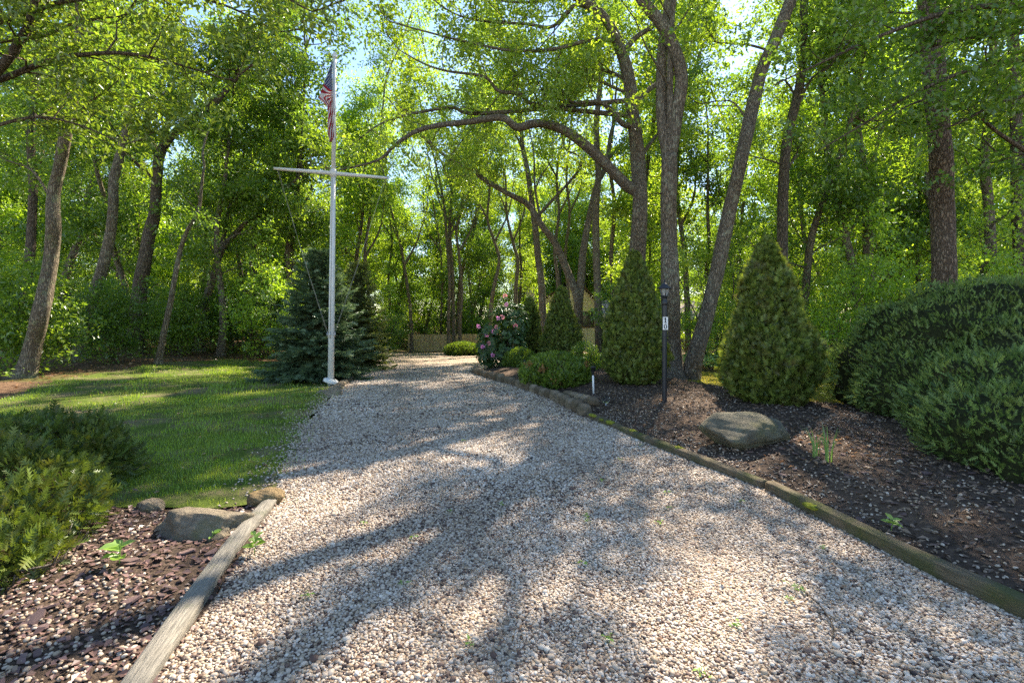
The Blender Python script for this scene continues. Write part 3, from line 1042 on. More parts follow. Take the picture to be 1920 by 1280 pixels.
def spread(rng, wood, leaf, pts, rads, t0, t1, n, L, lev, opt):
    """side branches along a line; the last level carries the leaves"""
    ts = t0 + (t1 - t0) * (np.arange(n) + rng.random(n)) / max(n, 1)
    for t in ts:
        p, tan = along(pts, t)
        r = np.interp(t, np.linspace(0, 1, len(rads)), rads)
        side = nrm(np.cross(tan, nrm(rng.normal(size=3))))
        if lev == opt['lev']:
            side[2] *= 0.35
        d = nrm(side * 1.0 + tan * opt['fwd'] + np.array([0, 0, opt['up']]))
        ln = L * rng.uniform(0.6, 1.25) * (1 - 0.35 * t)
        seg = 6 if lev >= 2 else (4 if lev == 1 else 3)
        q = grow(rng, p, d, ln, seg, opt['wander'], opt['lift'])
        r0 = min(r * 0.6, 0.011 * ln + 0.004)
        rr = np.linspace(r0, max(0.003, r0 * 0.25), len(q))
        if r0 > opt.get('rmin', 0.004):
            wood.add(*tube(q, rr, 6 if lev >= 2 else 4 if lev == 1 else 3, cap=False))
        if lev > 0:
            spread(rng, wood, leaf, q, rr, 0.25, 1.0, opt['n'][lev - 1], L * opt['shrink'], lev - 1, opt)
        else:
            k = opt['leaves']
            tt = rng.uniform(0.15, 1.08, k)
            i = np.clip((tt * (len(q) - 1)).astype(int), 0, len(q) - 2)
            f = (tt * (len(q) - 1) - i)[:, None]
            pos = q[i] * (1 - f) + q[i + 1] * f + rng.normal(0, 1, (k, 3)) * np.array([1, 1, 0.55]) * opt['sig']
            td = nrm(q[i + 1] - q[i])
            leaf.append((pos, td))


def finish_leaves(rng, leaf, size, ratio, fine=False, droop=-0.25, flat=1.1):
    pos = np.concatenate([a for a, _ in leaf])
    td = np.concatenate([b for _, b in leaf])
    n = len(pos)
    ax = td * 0.6 + rng.normal(0, 0.65, (n, 3)) + np.array([0, 0, droop])
    nn = rng.normal(0, 0.55, (n, 3)) + np.array([0, 0, flat])
    return leaf_faces(pos, ax, nn, size * rng.uniform(0.65, 1.25, n), ratio, 0.25, fine)


OPT = dict(lev=2, n=[5, 6], shrink=0.5, fwd=0.45, up=0.25, lift=0.03, wander=0.28, leaves=34, sig=0.16)


def widen(rads, pts, flare=0.55):
    h = np.concatenate([[0], np.cumsum(np.linalg.norm(np.diff(pts, axis=0), axis=1))])
    return rads * (1 + flare * np.exp(-h / 0.22) + 0.15 * np.exp(-h / 0.9))


def hero(name, label, cat, group, d, stem, w, forks=(), ext=6.0, crown=(0.5, 10, 3.2), leaf='oak', lsize=0.13, ratio=0.55,
         bark='bark', seed=0, opt=None, lean=0.0, fine=False, limb_n=9, limb_L=1.5, top=True):
    rng = np.random.default_rng(seed)
    op = dict(OPT)
    op.update(opt or {})
    P = np.array([pix(a, b, d + (rng.normal(0, 0.12) if k else 0)) for k, (a, b) in enumerate(stem)])
    P[0, 2] = float(gz(P[0, 0], P[0, 1])) - 0.12
    if inside(BED_R, P[0, 0], P[0, 1]):
        P[0, 2] = float(bed_z(P[0, 0], P[0, 1])) - 0.1
    base = P[0].copy()
    base[2] += 0.1
    k_in = len(P)
    W = np.linspace(w[0], w[1], k_in) * 0.40 / F_PX * d
    if ext > 0:
        e = grow(rng, P[-1], nrm(P[-1] - P[-2]) * 0.8 + np.array([0, 0, 0.5]), ext, 5, 0.14, 0.06)[1:]
        P = np.vstack([P, e])
        W = np.concatenate([W, np.linspace(W[-1] * 0.85, 0.03, 5)])
    PR = smooth_line(np.column_stack([P, W]), max(24, int(len(P) * 6)))
    pts, rads = PR[:, :3], np.maximum(PR[:, 3], 0.015)
    rads = widen(rads, pts)
    wood = MB()
    leaf_l = []
    wood.add(*tube(pts, rads, 16, True, 0.07, rng, 0.16))
    if crown[1]:
        spread(rng, wood, leaf_l, pts, rads, crown[0], 1.0, crown[1], crown[2], op['lev'], op)
    for fk in forks:
        fp, fw = fk[0], fk[1]
        fd = fk[2] if len(fk) > 2 else 0.0
        fe = fk[3] if len(fk) > 3 else 0.0
        Q = np.array([pix(a, b, d + lean * 0.5 + fd * k / max(1, len(fp) - 1)) for k, (a, b) in enumerate(fp)])
        i0 = np.argmin(np.linalg.norm(pts - Q[0], axis=1))
        Q[0] = pts[i0]
        Qw = np.linspace(fw[0], fw[1], len(Q)) * 0.44 / F_PX * d
        if fe > 0:
            e = grow(rng, Q[-1], nrm(Q[-1] - Q[-2]) * 0.8 + np.array([0, 0, 0.4]), fe, 4, 0.15, 0.05)[1:]
            Q = np.vstack([Q, e])
            Qw = np.concatenate([Qw, np.linspace(Qw[-1] * 0.8, 0.02, 4)])
        QR = smooth_line(np.column_stack([Q, Qw]), max(10, len(Q) * 4))
        wood.add(*tube(QR[:, :3], np.maximum(QR[:, 3], 0.008), 10, True, 0.05, rng))
        if limb_n:
            o2 = dict(op)
            o2['lev'] = 1
            t0_ = fk[4] if len(fk) > 4 else 0.25
            spread(rng, wood, leaf_l, QR[:, :3], np.maximum(QR[:, 3], 0.01), t0_, 1.0, max(3, int(limb_n * (1 - t0_) * 1.3)), limb_L, 1, o2)
    root = empty(name, base, 0, label, cat, group)
    for Vb in wood.V:
        Vb -= base
    wood.build('trunk', M[bark], root)
    if leaf_l:
        v, f = finish_leaves(rng, leaf_l, lsize, ratio, fine)
        MB().add(v - base, f).build('crown', M[leaf], root, kind='stuff', smooth=False)
    return root


G_T = 'tall trees close to the driveway'
# --- the twin trunked oak by the lamp post and its leaning neighbour
hero('oak_tree', 'thick twin stemmed oak standing behind the black lamp post', 'tree', G_T, 13.0,
     [(1266, 712), (1259, 640), (1257, 540), (1254, 440), (1254, 360), (1255, 290)], (44, 34),
     forks=[([(1255, 300), (1243, 240), (1240, 168), (1242, 90), (1252, 20), (1258, -60), (1262, -150)], (25, 19), 0.5, 4.0, 0.5),
            ([(1255, 300), (1267, 222), (1278, 148), (1262, 86), (1238, 42), (1204, 0), (1180, -50), (1150, -130)], (29, 20), -0.6, 4.0, 0.5),
            ([(1238, 42), (1262, 10), (1300, -40), (1330, -120)], (14, 8), -0.5, 2.0, 0.2)],
     ext=0, crown=(0.5, 0, 2), seed=3, limb_n=11, limb_L=2.4, lsize=0.13, opt=dict(n=[5, 5], leaves=32, sig=0.13), bark='bark')
hero('oak_tree', 'slanting grey trunk leaning right from the foot of the twin oak', 'tree', G_T, 13.1,
     [(1291, 708), (1304, 665), (1325, 592), (1346, 500), (1370, 385), (1392, 290), (1423, 150), (1455, 70), (1484, -5), (1500, -70)], (36, 24),
     forks=[([(1440, 100), (1400, 84), (1345, 80)], (6, 3), -0.4, 0.5), ([(1405, 235), (1370, 190), (1310, 195)], (5, 2), 0.5, 0.4),
            ([(1484, -5), (1520, -60), (1580, -120)], (14, 8), -0.8, 3.0)],
     ext=4.5, crown=(0.72, 9, 3.2), seed=8, limb_n=6, limb_L=1.3, lsize=0.125, bark='bark')
# --- the big oak whose limb arches over the drive
hero('oak_tree', 'big lichen grey oak with a long limb arching left over the driveway', 'tree', G_T, 15.2,
     [(1192, 700), (1192, 600), (1194, 500), (1200, 390), (1196, 300), (1188, 225), (1181, 160), (1170, 112), (1150, 60), (1122, 22), (1090, 2), (1060, -40)], (42, 17),
     forks=[([(1190, 365), (1172, 345), (1137, 309), (1097, 272), (1056, 244), (1010, 231), (969, 239), (942, 221), (875, 229), (818, 236), (774, 249), (738, 275), (707, 301), (640, 318)], (26, 3), -2.0, 0.5, 0.22),
            ([(942, 221), (905, 213), (850, 202), (790, 210), (740, 222), (700, 240), (655, 276)], (10, 2), -0.6, 0.4, 0.1),
            ([(1043, 234), (1009, 198), (976, 176), (935, 171), (908, 144), (841, 134), (798, 121), (750, 95)], (11, 2), -1.5, 0.6, 0.1),
            ([(1188, 240), (1167, 232), (1144, 205), (1120, 191), (1077, 193), (1063, 183)], (14, 4), -0.8, 0.8, 0.3),
            ([(1120, 191), (1122, 150), (1108, 125)], (7, 3), 0.4, 0.8, 0.2),
            ([(1191, 205), (1204, 180), (1228, 160), (1262, 140)], (15, 8), 1.0, 2.5, 0.3),
            ([(1169, 112), (1180, 84), (1198, 66), (1228, 48), (1250, 30)], (14, 8), 0.8, 2.5, 0.3),
            ([(1202, 300), (1215, 275), (1234, 250)], (11, 6), 1.0, 1.6, 0.3),
            ([(1100, 8), (1073, 13), (1036, 50), (985, 45), (925, 42), (875, 34), (841, 20), (800, -10)], (9, 2), -1.4, 0.5, 0.15),
            ([(1090, 2), (1040, -20), (980, -40), (900, -70)], (11, 4), -1.5, 1.0, 0.1),
            ([(790, 246), (840, 300), (870, 330)], (3, 1.5), 0.3, 0.2, 0.3),
            ([(1160, 85), (1110, 75), (1040, 92), (960, 95), (880, 80), (800, 60), (730, 40)], (9, 2), -2.2, 0.5, 0.1),
            ([(1140, 48), (1080, -10), (990, 5), (900, -5), (810, -30)], (9, 2), 1.5, 0.5, 0.1),
            ([(1178, 150), (1120, 130), (1050, 140), (990, 120), (930, 100)], (8, 2), 1.8, 0.5, 0.1)],
     ext=2.5, crown=(0.86, 3, 2.6), seed=21, limb_n=14, limb_L=1.6, lsize=0.13, leaf='oak_fresh', bark='bark', opt=dict(n=[4, 5], leaves=36, sig=0.18))
# --- the forked tree behind the arborvitae and its straight neighbours
hero('oak_tree', 'forked mossy oak rising in front of the tan house gable', 'tree', G_T, 22.0,
     [(1083, 668), (1083, 610), (1083, 562), (1067, 517), (1043, 460), (1016, 423), (989, 383), (952, 363), (902, 332), (888, 319), (855, 305), (821, 282), (788, 252), (750, 215)], (22, 4),
     forks=[([(1083, 580), (1090, 517), (1093, 477), (1103, 417), (1118, 350), (1136, 312), (1145, 255)], (19, 9), 0.6, 4.0, 0.35),
            ([(1016, 423), (1003, 350), (1000, 280), (985, 215)], (6, 2), 0.8, 1.0, 0.3),
            ([(1118, 350), (1090, 310), (1060, 280)], (7, 3), -0.8, 1.0, 0.3)],
     ext=1.0, crown=(0.5, 6, 2.2), seed=33, limb_n=6, limb_L=1.6, lsize=0.14, leaf='oak_fresh', bark='bark')
hero('oak_tree', 'slim straight oak beside the house chimney', 'tree', G_T, 26.0,
     [(1019, 640), (1016, 545), (1009, 484), (1003, 420), (996, 370), (989, 319), (979, 269), (972, 188)], (18, 9),
     forks=[([(996, 370), (1015, 330), (1035, 300)], (5, 2), 0.5, 1.5), ([(985, 290), (965, 250), (940, 230)], (5, 2), -0.6, 1.5)],
     ext=7, crown=(0.52, 9, 2.8), seed=41, lsize=0.15, leaf='oak_fresh')
hero('oak_tree', 'tall mossy trunk right of the house window', 'tree', G_T, 20.5,
     [(1126, 690), (1124, 650), (1120, 534), (1117, 400), (1122, 330), (1118, 240), (1126, 150)], (20, 12),
     forks=[([(1120, 340), (1140, 300), (1165, 270)], (8, 3), 0.8, 1.6)],
     ext=7, crown=(0.58, 7, 2.8), seed=47, lsize=0.14, bark='bark_pale')
# --- right hand woods
hero('oak_tree', 'dark crooked oak rising behind the tallest right arborvitae', 'tree', G_T, 17.0,
     [(1470, 660), (1468, 560), (1467, 430), (1471, 302), (1482, 235), (1498, 168), (1505, 100), (1508, 0), (1512, -60)], (26, 16),
     forks=[([(1503, 120), (1530, 85), (1560, 65), (1590, 40)], (8, 3), -1.0, 1.0), ([(1484, 225), (1520, 150), (1550, 130)], (6, 3), -0.8, 1.0),
            ([(1471, 310), (1440, 300), (1400, 290)], (4, 2), -0.6, 0.8), ([(1470, 330), (1490, 295), (1495, 285)], (6, 3), 0.4, 0.9),
            ([(1496, 180), (1470, 150), (1450, 165)], (5, 2), 0.5, 0.8)],
     ext=4, crown=(0.55, 8, 2.8), seed=52, bark='bark_dark', lsize=0.13)
hero('oak_tree', 'pale bending trunk just left of the round juniper', 'tree', G_T, 19.0,
     [(1612, 700), (1607, 601), (1599, 500), (1582, 434), (1566, 350), (1552, 290), (1545, 200)], (21, 12),
     forks=[([(1586, 450), (1606, 410), (1612, 350)], (7, 3), 0.6, 1.4)],
     ext=5, crown=(0.5, 9, 2.8), seed=57, bark='bark_pale', lsize=0.13, leaf='beech')
hero('oak_tree', 'straight mossy trunk paired with the pale bending one', 'tree', G_T, 19.6,
     [(1637, 690), (1634, 590), (1628, 480), (1626, 400), (1623, 330), (1610, 265), (1604, 190)], (23, 15),
     forks=[([(1624, 345), (1636, 300), (1645, 270), (1660, 220)], (11, 6), 0.6, 3.0)],
     ext=5, crown=(0.5, 9, 2.8), seed=58, bark='bark_pale', lsize=0.13, leaf='beech')
hero('pine_tree', 'thick plated pine trunk standing behind the round juniper', 'tree', G_T, 11.6,
     [(1774, 720), (1772, 600), (1770, 500), (1767, 400), (1763, 280), (1752, 150), (1744, 60), (1738, -20), (1734, -120)], (50, 38),
     forks=[([(1748, 90), (1765, 45), (1785, 10), (1815, -50)], (12, 5), -0.8, 1.6), ([(1755, 190), (1700, 200), (1640, 240)], (6, 2), -0.8, 0.8)],
     ext=4, crown=(0.62, 9, 2.8), seed=61, bark='bark_pine', lsize=0.12)
hero('oak_tree', 'grey trunk behind the juniper right of the plated pine', 'tree', G_T, 17.5,
     [(1866, 690), (1862, 560), (1857, 450), (1853, 380), (1846, 300), (1855, 200), (1862, 100)], (24, 15),
     ext=4, crown=(0.4, 9, 2.8), seed=66, bark='bark', lsize=0.13)
hero('oak_tree', 'dark trunk at the right edge of the picture', 'tree', G_T, 15.0,
     [(1918, 690), (1916, 560), (1912, 450), (1908, 350), (1905, 200), (1900, 80)], (30, 20),
     ext=4, crown=(0.4, 9, 2.8), seed=67, bark='bark_dark', lsize=0.13)
hero('oak_sapling', 'twisting thin trunk between the plated pine and grey trunk', 'tree', G_T, 14.5,
     [(1822, 700), (1830, 560), (1842, 500), (1850, 455), (1862, 420), (1890, 400), (1910, 360)], (10, 4),
     ext=1.5, crown=(0.5, 8, 1.5), seed=68, bark='bark_dark', lsize=0.12, leaf='beech', opt=dict(lev=1, n=[5, 5], leaves=30))
hero('oak_tree', 'off frame oak reaching a bare tipped limb in from the right edge', 'tree', G_T, 9.0,
     [(2160, 820), (2150, 650), (2140, 400), (2150, 150), (2160, -100)], (48, 34),
     forks=[([(2142, 420), (2050, 350), (1960, 305), (1900, 268), (1860, 240), (1838, 218), (1826, 199)], (14, 3), -0.3, 0, 0.2),
            ([(2150, 250), (2060, 200), (1960, 180), (1880, 190), (1800, 230), (1740, 250)], (14, 2), -0.6, 0, 0.3),
            ([(2150, 100), (2050, 60), (1930, 60), (1830, 70), (1740, 90), (1660, 130)], (14, 2), 0.5, 0, 0.25),
            ([(2155, 0), (2060, -40), (1950, -40), (1850, -10), (1760, 20)], (14, 2), -0.3, 0, 0.25),
            ([(2150, 150), (1980, 112), (1850, 122), (1720, 172), (1620, 232), (1530, 285)], (14, 2), -0.4, 0, 0.3),
            ([(2150, 60), (1950, 15), (1800, 18), (1650, 68), (1540, 118), (1450, 160)], (15, 2), -0.6, 0, 0.3),
            ([(2155, -60), (1950, -110), (1780, -120), (1620, -80), (1500, -30)], (15, 2), -0.2, 0, 0.3)],
     ext=4, crown=(0.9, 3, 2), seed=71, bark='bark_dark', leaf='dark_leaf', lsize=0.115, ratio=0.6, limb_n=10, limb_L=1.2, opt=dict(n=[5, 5], leaves=26, sig=0.13))
# --- left hand woods
hero('oak_tree', 'bent pale trunk at the left edge of the lawn', 'tree', G_T, 12.4,
     [(42, 722), (52, 690), (64, 640), (76, 590), (88, 530), (98, 470), (100, 420), (100, 370), (110, 320), (124, 250), (136, 190), (140, 120), (150, 40)], (36, 18),
     forks=[([(124, 250), (160, 200), (200, 170)], (8, 3), -0.8, 1.0), ([(102, 370), (60, 320), (10, 300)], (6, 3), 0.8, 1.0)],
     ext=4, crown=(0.5, 10, 2.6), seed=81, bark='bark_pale', lsize=0.125)
hero('oak_tree', 'slender leaning trunk right of the bent pale trunk', 'tree', G_T, 17.0,
     [(146, 668), (165, 590), (187, 520), (205, 450), (212, 390), (214, 335), (228, 280), (240, 230), (248, 190), (258, 120), (270, 40)], (25, 13),
     forks=[([(240, 230), (275, 190), (310, 175)], (6, 2), -0.6, 1.0)],
     ext=4, crown=(0.5, 9, 2.8), seed=85, bark='bark', lsize=0.13)
hero('oak_sapling', 'thin grey trunk at the back edge of the lawn', 'tree', G_T, 16.6,
     [(296, 686), (306, 630), (318, 575), (328, 520), (338, 470), (352, 430), (372, 395), (380, 330)], (14, 6),
     ext=2, crown=(0.4, 9, 1.6), seed=88, bark='bark', lsize=0.12, leaf='dark_leaf', opt=dict(lev=1, n=[5, 5], leaves=36))
hero('oak_tree', 'thick dark trunk with spreading branches behind the lawn', 'tree', G_T, 20.0,
     [(250, 668), (256, 600), (262, 545), (270, 497), (280, 440), (290, 400), (294, 340), (300, 290), (322, 255), (360, 225), (405, 190), (440, 150)], (34, 12),
     forks=[([(298, 300), (280, 250), (278, 190), (284, 120)], (13, 7), 0.8, 3.0), ([(300, 295), (310, 250), (318, 210), (316, 150)], (12, 6), -0.8, 3.0), ([(294, 340), (250, 300), (225, 260)], (8, 3), -1.0, 1.5)],
     ext=2, crown=(0.6, 8, 2.6), seed=91, bark='bark_dark', lsize=0.135, leaf='dark_leaf')
hero('oak_tree', 'slanting trunk forking right towards the flagpole', 'tree', G_T, 22.0,
     [(372, 655), (380, 600), (388, 558), (403, 507), (417, 467), (440, 440), (470, 408), (510, 372), (545, 345), (580, 320)], (20, 5),
     forks=[([(408, 490), (420, 440), (430, 390), (450, 320)], (11, 5), 0.8, 3.0), ([(470, 408), (530, 400), (590, 398)], (5, 2), -0.8, 0.5)],
     ext=1, crown=(0.5, 9, 2.2), seed=94, bark='bark', lsize=0.14)
hero('oak_tree', 'dark trunk deep in the left edge of the woods', 'tree', G_T, 18.0,
     [(40, 680), (48, 560), (58, 450), (62, 350), (58, 250), (70, 120)], (22, 13),
     ext=4, crown=(0.45, 10, 2.8), seed=97, bark='bark_dark', lsize=0.135, leaf='dark_leaf')
hero('oak_tree', 'off frame tree spreading leafy limbs over the upper left corner', 'tree', G_T, 8.0,
     [(-180, 860), (-175, 600), (-150, 400), (-140, 250), (-150, 60)], (52, 36),
     forks=[([(-140, 250), (-60, 180), (0, 128), (30, 88), (52, 48), (70, -10)], (24, 10), -0.4, 2.0, 0.35),
            ([(30, 88), (60, 70), (90, 66), (150, 40), (230, 30)], (9, 3), 0.3, 0.5, 0.2),
            ([(-130, 200), (0, 150), (110, 110), (230, 100), (330, 120), (430, 150)], (15, 3), 0.2, 0.5, 0.25),
            ([(-140, 120), (0, 40), (140, 0), (280, -20), (420, 10), (520, 60)], (15, 3), 0.6, 0.5, 0.25),
            ([(-130, 280), (-20, 240), (70, 220), (150, 235), (230, 270)], (10, 2), 0.5, 0.4, 0.3),
            ([(-150, 20), (0, -60), (160, -70), (330, -60), (480, -30), (580, 20)], (15, 3), -0.3, 0.6, 0.25)],
     ext=3, crown=(0.85, 4, 2.4), seed=101, bark='bark_dark', leaf='oak_near', lsize=0.125, ratio=0.42, fine=True, limb_n=13, limb_L=1.5, opt=dict(n=[5, 5], leaves=27, sig=0.15))

# --- slim trees around the fence at the end of the drive
G_F = 'slim trees around the far fence'
FAR = [(36.0, [(842, 660), (841, 600), (843, 530), (838, 450), (832, 380), (820, 320)], (9, 5), 'left one of the three slim trunks in front of the fence'),
       (36.5, [(851, 658), (850, 590), (848, 510), (843, 430), (848, 350), (846, 280)], (10, 6), 'middle one of the three slim trunks in front of the fence'),
       (36.2, [(862, 657), (863, 600), (866, 545), (860, 470), (856, 430), (872, 380)], (8, 5), 'right one of the three slim trunks in front of the fence'),
       (41.5, [(827, 645), (827, 600), (829, 540), (826, 470), (815, 400)], (6, 4), 'slim trunk just behind the fence'),
       (37.0, [(772, 650), (771, 610), (767, 560), (758, 500), (750, 455), (735, 400)], (9, 5), 'curved trunk at the left end of the fence'),
       (30.0, [(918, 640), (920, 581), (927, 534), (936, 487), (926, 450), (914, 410), (918, 350)], (10, 5), 'crooked trunk behind the pink flowering rhododendron'),
       (33.0, [(965, 640), (967, 545), (971, 491), (962, 455), (950, 400), (948, 340)], (10, 5), 'y forked trunk left of the house chimney'),
       (44.0, [(735, 650), (733, 590), (728, 520), (735, 450), (725, 380)], (6, 4), 'thin dark trunk left of the fence'),
       (46.0, [(880, 640), (884, 570), (878, 500), (886, 430), (878, 360)], (7, 4), 'thin trunk behind the right part of the fence'),
       (32.0, [(1064, 640), (1066, 560), (1060, 480), (1068, 400), (1062, 330), (1070, 250)], (8, 5), 'thin trunk right of the middle arborvitae tip'),
       (28.0, [(1040, 640), (1046, 540), (1040, 470), (1048, 400), (1044, 330), (1056, 260)], (9, 5), 'thin straight trunk above the middle arborvitae'),
       (27.0, [(1148, 680), (1150, 580), (1146, 480), (1152, 390), (1144, 310), (1150, 220)], (12, 7), 'brown trunk between the house and the tall arborvitae'),
       (25.0, [(1292, 680), (1288, 560), (1284, 480), (1276, 420), (1268, 350), (1272, 280)], (14, 8), 'grey trunk seen between the twin oak and its leaning neighbour'),
       (27.0, [(1392, 680), (1390, 560), (1384, 470), (1376, 400), (1380, 320)], (12, 7), 'grey trunk seen right of the leaning oak trunk'),
       (24.0, [(1545, 690), (1552, 610), (1545, 550), (1530, 500), (1510, 460), (1500, 400)], (9, 4), 'thin crooked trunk between the right arborvitae and pale bending trunk'),
       (26.0, [(1665, 680), (1668, 560), (1662, 480), (1664, 400), (1672, 320)], (10, 6), 'dark trunk between the mossy trunk and plated pine'),
       (28.0, [(1690, 680), (1686, 560), (1692, 470), (1684, 400), (1690, 320)], (9, 5), 'thin dark trunk just left of the plated pine'),
       (24.0, [(560, 640), (556, 560), (548, 480), (555, 400), (545, 330), (530, 260)], (11, 6), 'slim trunk rising behind the blue spruce'),
       (27.0, [(225, 650), (222, 560), (224, 500), (232, 430), (230, 340)], (14, 8), 'brown trunk deep behind the slender leaning trunk'),
       (28.0, [(470, 650), (478, 560), (470, 480), (482, 400), (476, 330)], (10, 6), 'thin trunk in the woods left of the blue spruce'),
       (30.0, [(690, 640), (692, 560), (684, 480), (694, 400), (700, 330)], (9, 5), 'thin trunk rising right of the flagpole')]
for k, (d, st, w, lab) in enumerate(FAR):
    r_ = np.random.default_rng(300 + k)
    top = st[-1]
    mid = st[-3]
    fk = [([mid, (mid[0] + r_.uniform(18, 30), mid[1] - 50), (mid[0] + r_.uniform(20, 45), mid[1] - 110)], (w[1], 2), 0.6, 2.0),
          ([st[-2], (st[-2][0] - r_.uniform(15, 30), st[-2][1] - 45), (st[-2][0] - r_.uniform(25, 50), st[-2][1] - 100)], (w[1] * 0.8, 2), -0.6, 2.0)]
    hero('slim_oak_tree', lab, 'tree', G_F, d, st, w, fk, ext=10, crown=(0.42, 11 if d < 31 else 14, 3.2), seed=300 + k, limb_n=6, limb_L=1.8,
         lsize=0.17, leaf=('oak_fresh', 'beech', 'oak')[k % 3], bark=('bark', 'bark_pale')[k % 2], opt=dict(n=[4, 5], leaves=22, sig=0.22, rmin=0.008))

# --- woodland beyond: a few built trees, then copies of each with trunk and crown
VARIANTS = []
for k in range(6):
    rng2 = np.random.default_rng(500 + k)
    H = rng2.uniform(14, 18)
    p = grow(rng2, (0, 0, -0.15), (rng2.normal(0, .08), rng2.normal(0, .08), 1), H, 9, 0.10, 0.10)
    pr = smooth_line(np.column_stack([p, np.linspace(0.19, 0.03, 10)]), 26)
    pts, rads = pr[:, :3], widen(pr[:, 3], pr[:, :3])
    wood, lf = MB(), []
    wood.add(*tube(pts, rads, 8, True, 0.05, rng2))
    op = dict(OPT); op.update(n=[4, 5], leaves=30, sig=0.26, rmin=0.006)
    spread(rng2, wood, lf, pts, rads, 0.22, 1.0, 24, 3.3, 2, op)
    root = empty('woodland_tree', (0, 0, 0))
    wood.build('trunk', M[('bark', 'bark_dark', 'bark_pale')[k % 3]], root)
    v, f = finish_leaves(rng2, lf, 0.19, 0.6)
    MB().add(v, f).build('crown', M[('oak', 'oak_fresh', 'beech', 'oak', 'oak_fresh', 'dark_leaf')[k]], root, kind='stuff', smooth=False)
    VARIANTS.append([root, False])
UNDER = []
for k in range(6):
    rng2 = np.random.default_rng(600 + k)
    wood, lf = MB(), []
    op = dict(OPT); op.update(lev=1, n=[5, 5], leaves=30, sig=0.13, up=0.1, fwd=0.3, rmin=0.003)
    for s in range(4 if k < 3 else 2):
        a = rng2.uniform(0, 6.28)
        H = rng2.uniform(2.2, 3.6) if k < 3 else rng2.uniform(3.8, 5.6)
        p = grow(rng2, (0.12 * cos(a), 0.12 * sin(a), -0.08), (0.3 * cos(a), 0.3 * sin(a), 1), H, 7, 0.16, 0.05)
        pr = smooth_line(np.column_stack([p, np.linspace(0.03 if k < 3 else 0.045, 0.006, 8)]), 14)
        wood.add(*tube(pr[:, :3], pr[:, 3], 6, True, 0.04, rng2))
        spread(rng2, wood, lf, pr[:, :3], pr[:, 3], 0.12, 1.0, 11, 1.15 if k < 3 else 1.5, 1, op)
    root = empty('understory_shrub' if k < 3 else 'beech_sapling', (0, 0, 0))
    wood.build('stem', M['bark_dark'], root)
    v, f = finish_leaves(rng2, lf, 0.115, 0.6, flat=1.6)
    MB().add(v, f).build('foliage', M[('dark_leaf', 'oak', 'dark_leaf', 'beech', 'beech', 'oak_fresh')[k]], root, kind='stuff', smooth=False)
    UNDER.append([root, False])


def place(proto, x, y, rz, sc, label, cat, group):
    if proto[1]:
        o = copy_tree(proto[0])
    else:
        o = proto[0]
        proto[1] = True
    o.location = (x, y, float(gz(x, y)))
    o.rotation_euler = (0, 0, rz)
    o.scale = (sc, sc, sc)
    return tag(o, label, cat, group)


HOUSE_ZONE = np.array([(0.5, 40.5), (22, 40.5), (22, 58), (0.5, 58)])
DRIVE_ZONE = np.array([(-6.3, 0), (-6.3, 17), (-9.0, 26), (-11, 36), (-11, 41), (3.5, 41), (3.2, 24), (5, 12), (5, 0)])
taken = []


def free(x, y, gap):
    return all((x - a) ** 2 + (y - b) ** 2 > gap * gap for a, b in taken)


def hides_house(x, y, side=0.0):
    return 0.05 - side < x / y < 0.19 + side and 15 < y < 42


def zone(x, y):
    u = x / y
    return 'left' if u < -0.36 else ('right' if u > 0.32 else 'middle')


BANDS = [(250, 'behind the bent pale trunk'), (480, 'behind the lawn'), (640, 'behind the flagpole'), (760, 'right of the flagpole'), (900, 'above the fence'),
         (1010, 'behind the rhododendron'), (1180, 'near the house'), (1330, 'behind the twin oak'), (1540, 'behind the waisted arborvitae'), (1720, 'behind the pale trunks'), (9999, 'behind the juniper')]
ORD = ['leftmost', 'second from left', 'third from left', 'fourth from left', 'fifth from left', 'sixth from left', 'seventh from left', 'eighth from left', 'ninth from left', 'tenth from left', 'eleventh from left', 'twelfth from left']
pending = {}


def note(o, x, y, look, cuts):
    px = 960 + F_PX * x / y
    band = next(t for lim, t in BANDS if px < lim)
    rank = ('in the front rank', 'in the middle rank', 'in the far rank')[int(np.searchsorted(cuts, y))]
    pending.setdefault((look, rank, band), []).append((px, o))


def name_them():
    for (look, rank, band), lst in pending.items():
        lst.sort(key=lambda t: t[0])
        for k, (_, o) in enumerate(lst):
            o['label'] = f'{look} {rank} {band}' + (f', {ORD[min(k, 11)]}' if len(lst) > 1 else '')
    pending.clear()


LOOK_T = ['grey oak', 'dark barked oak', 'pale barked beech', 'slim grey oak', 'dark barked fresh oak', 'pale barked oak']
LOOK_U = ['dark leaved bush', 'mid green bush', 'dense dark bush', 'bright green sapling', 'yellow green sapling', 'fresh green sapling']
GT = {'left': 'trees deep in the left woods', 'middle': 'trees beyond the fence and house', 'right': 'trees deep in the right woods'}
GU = {'left': 'understory shrubs behind the lawn', 'middle': 'understory bushes beyond the driveway', 'right': 'saplings in the right woods'}
rs = np.random.default_rng(77)
cnt = 0
for tries in range(6000):
    y = rs.uniform(20, 88)
    x = rs.uniform(-1.18, 1.18) * y
    if inside(HOUSE_ZONE, np.array(x), np.array(y)) or inside(DRIVE_ZONE, np.array(x), np.array(y)):
        continue
    if (y < 27 and abs(x) < 10) or hides_house(x, y):
        continue
    if not free(x, y, 3.2 + 0.035 * y):
        continue
    taken.append((x, y))
    v_ = int(rs.integers(6))
    o = place(VARIANTS[v_], x, y, rs.uniform(0, 6.28), rs.uniform(0.8, 1.2), None, 'tree', GT[zone(x, y)])
    note(o, x, y, LOOK_T[v_], (36, 58))
    cnt += 1
    if cnt >= 190:
        break
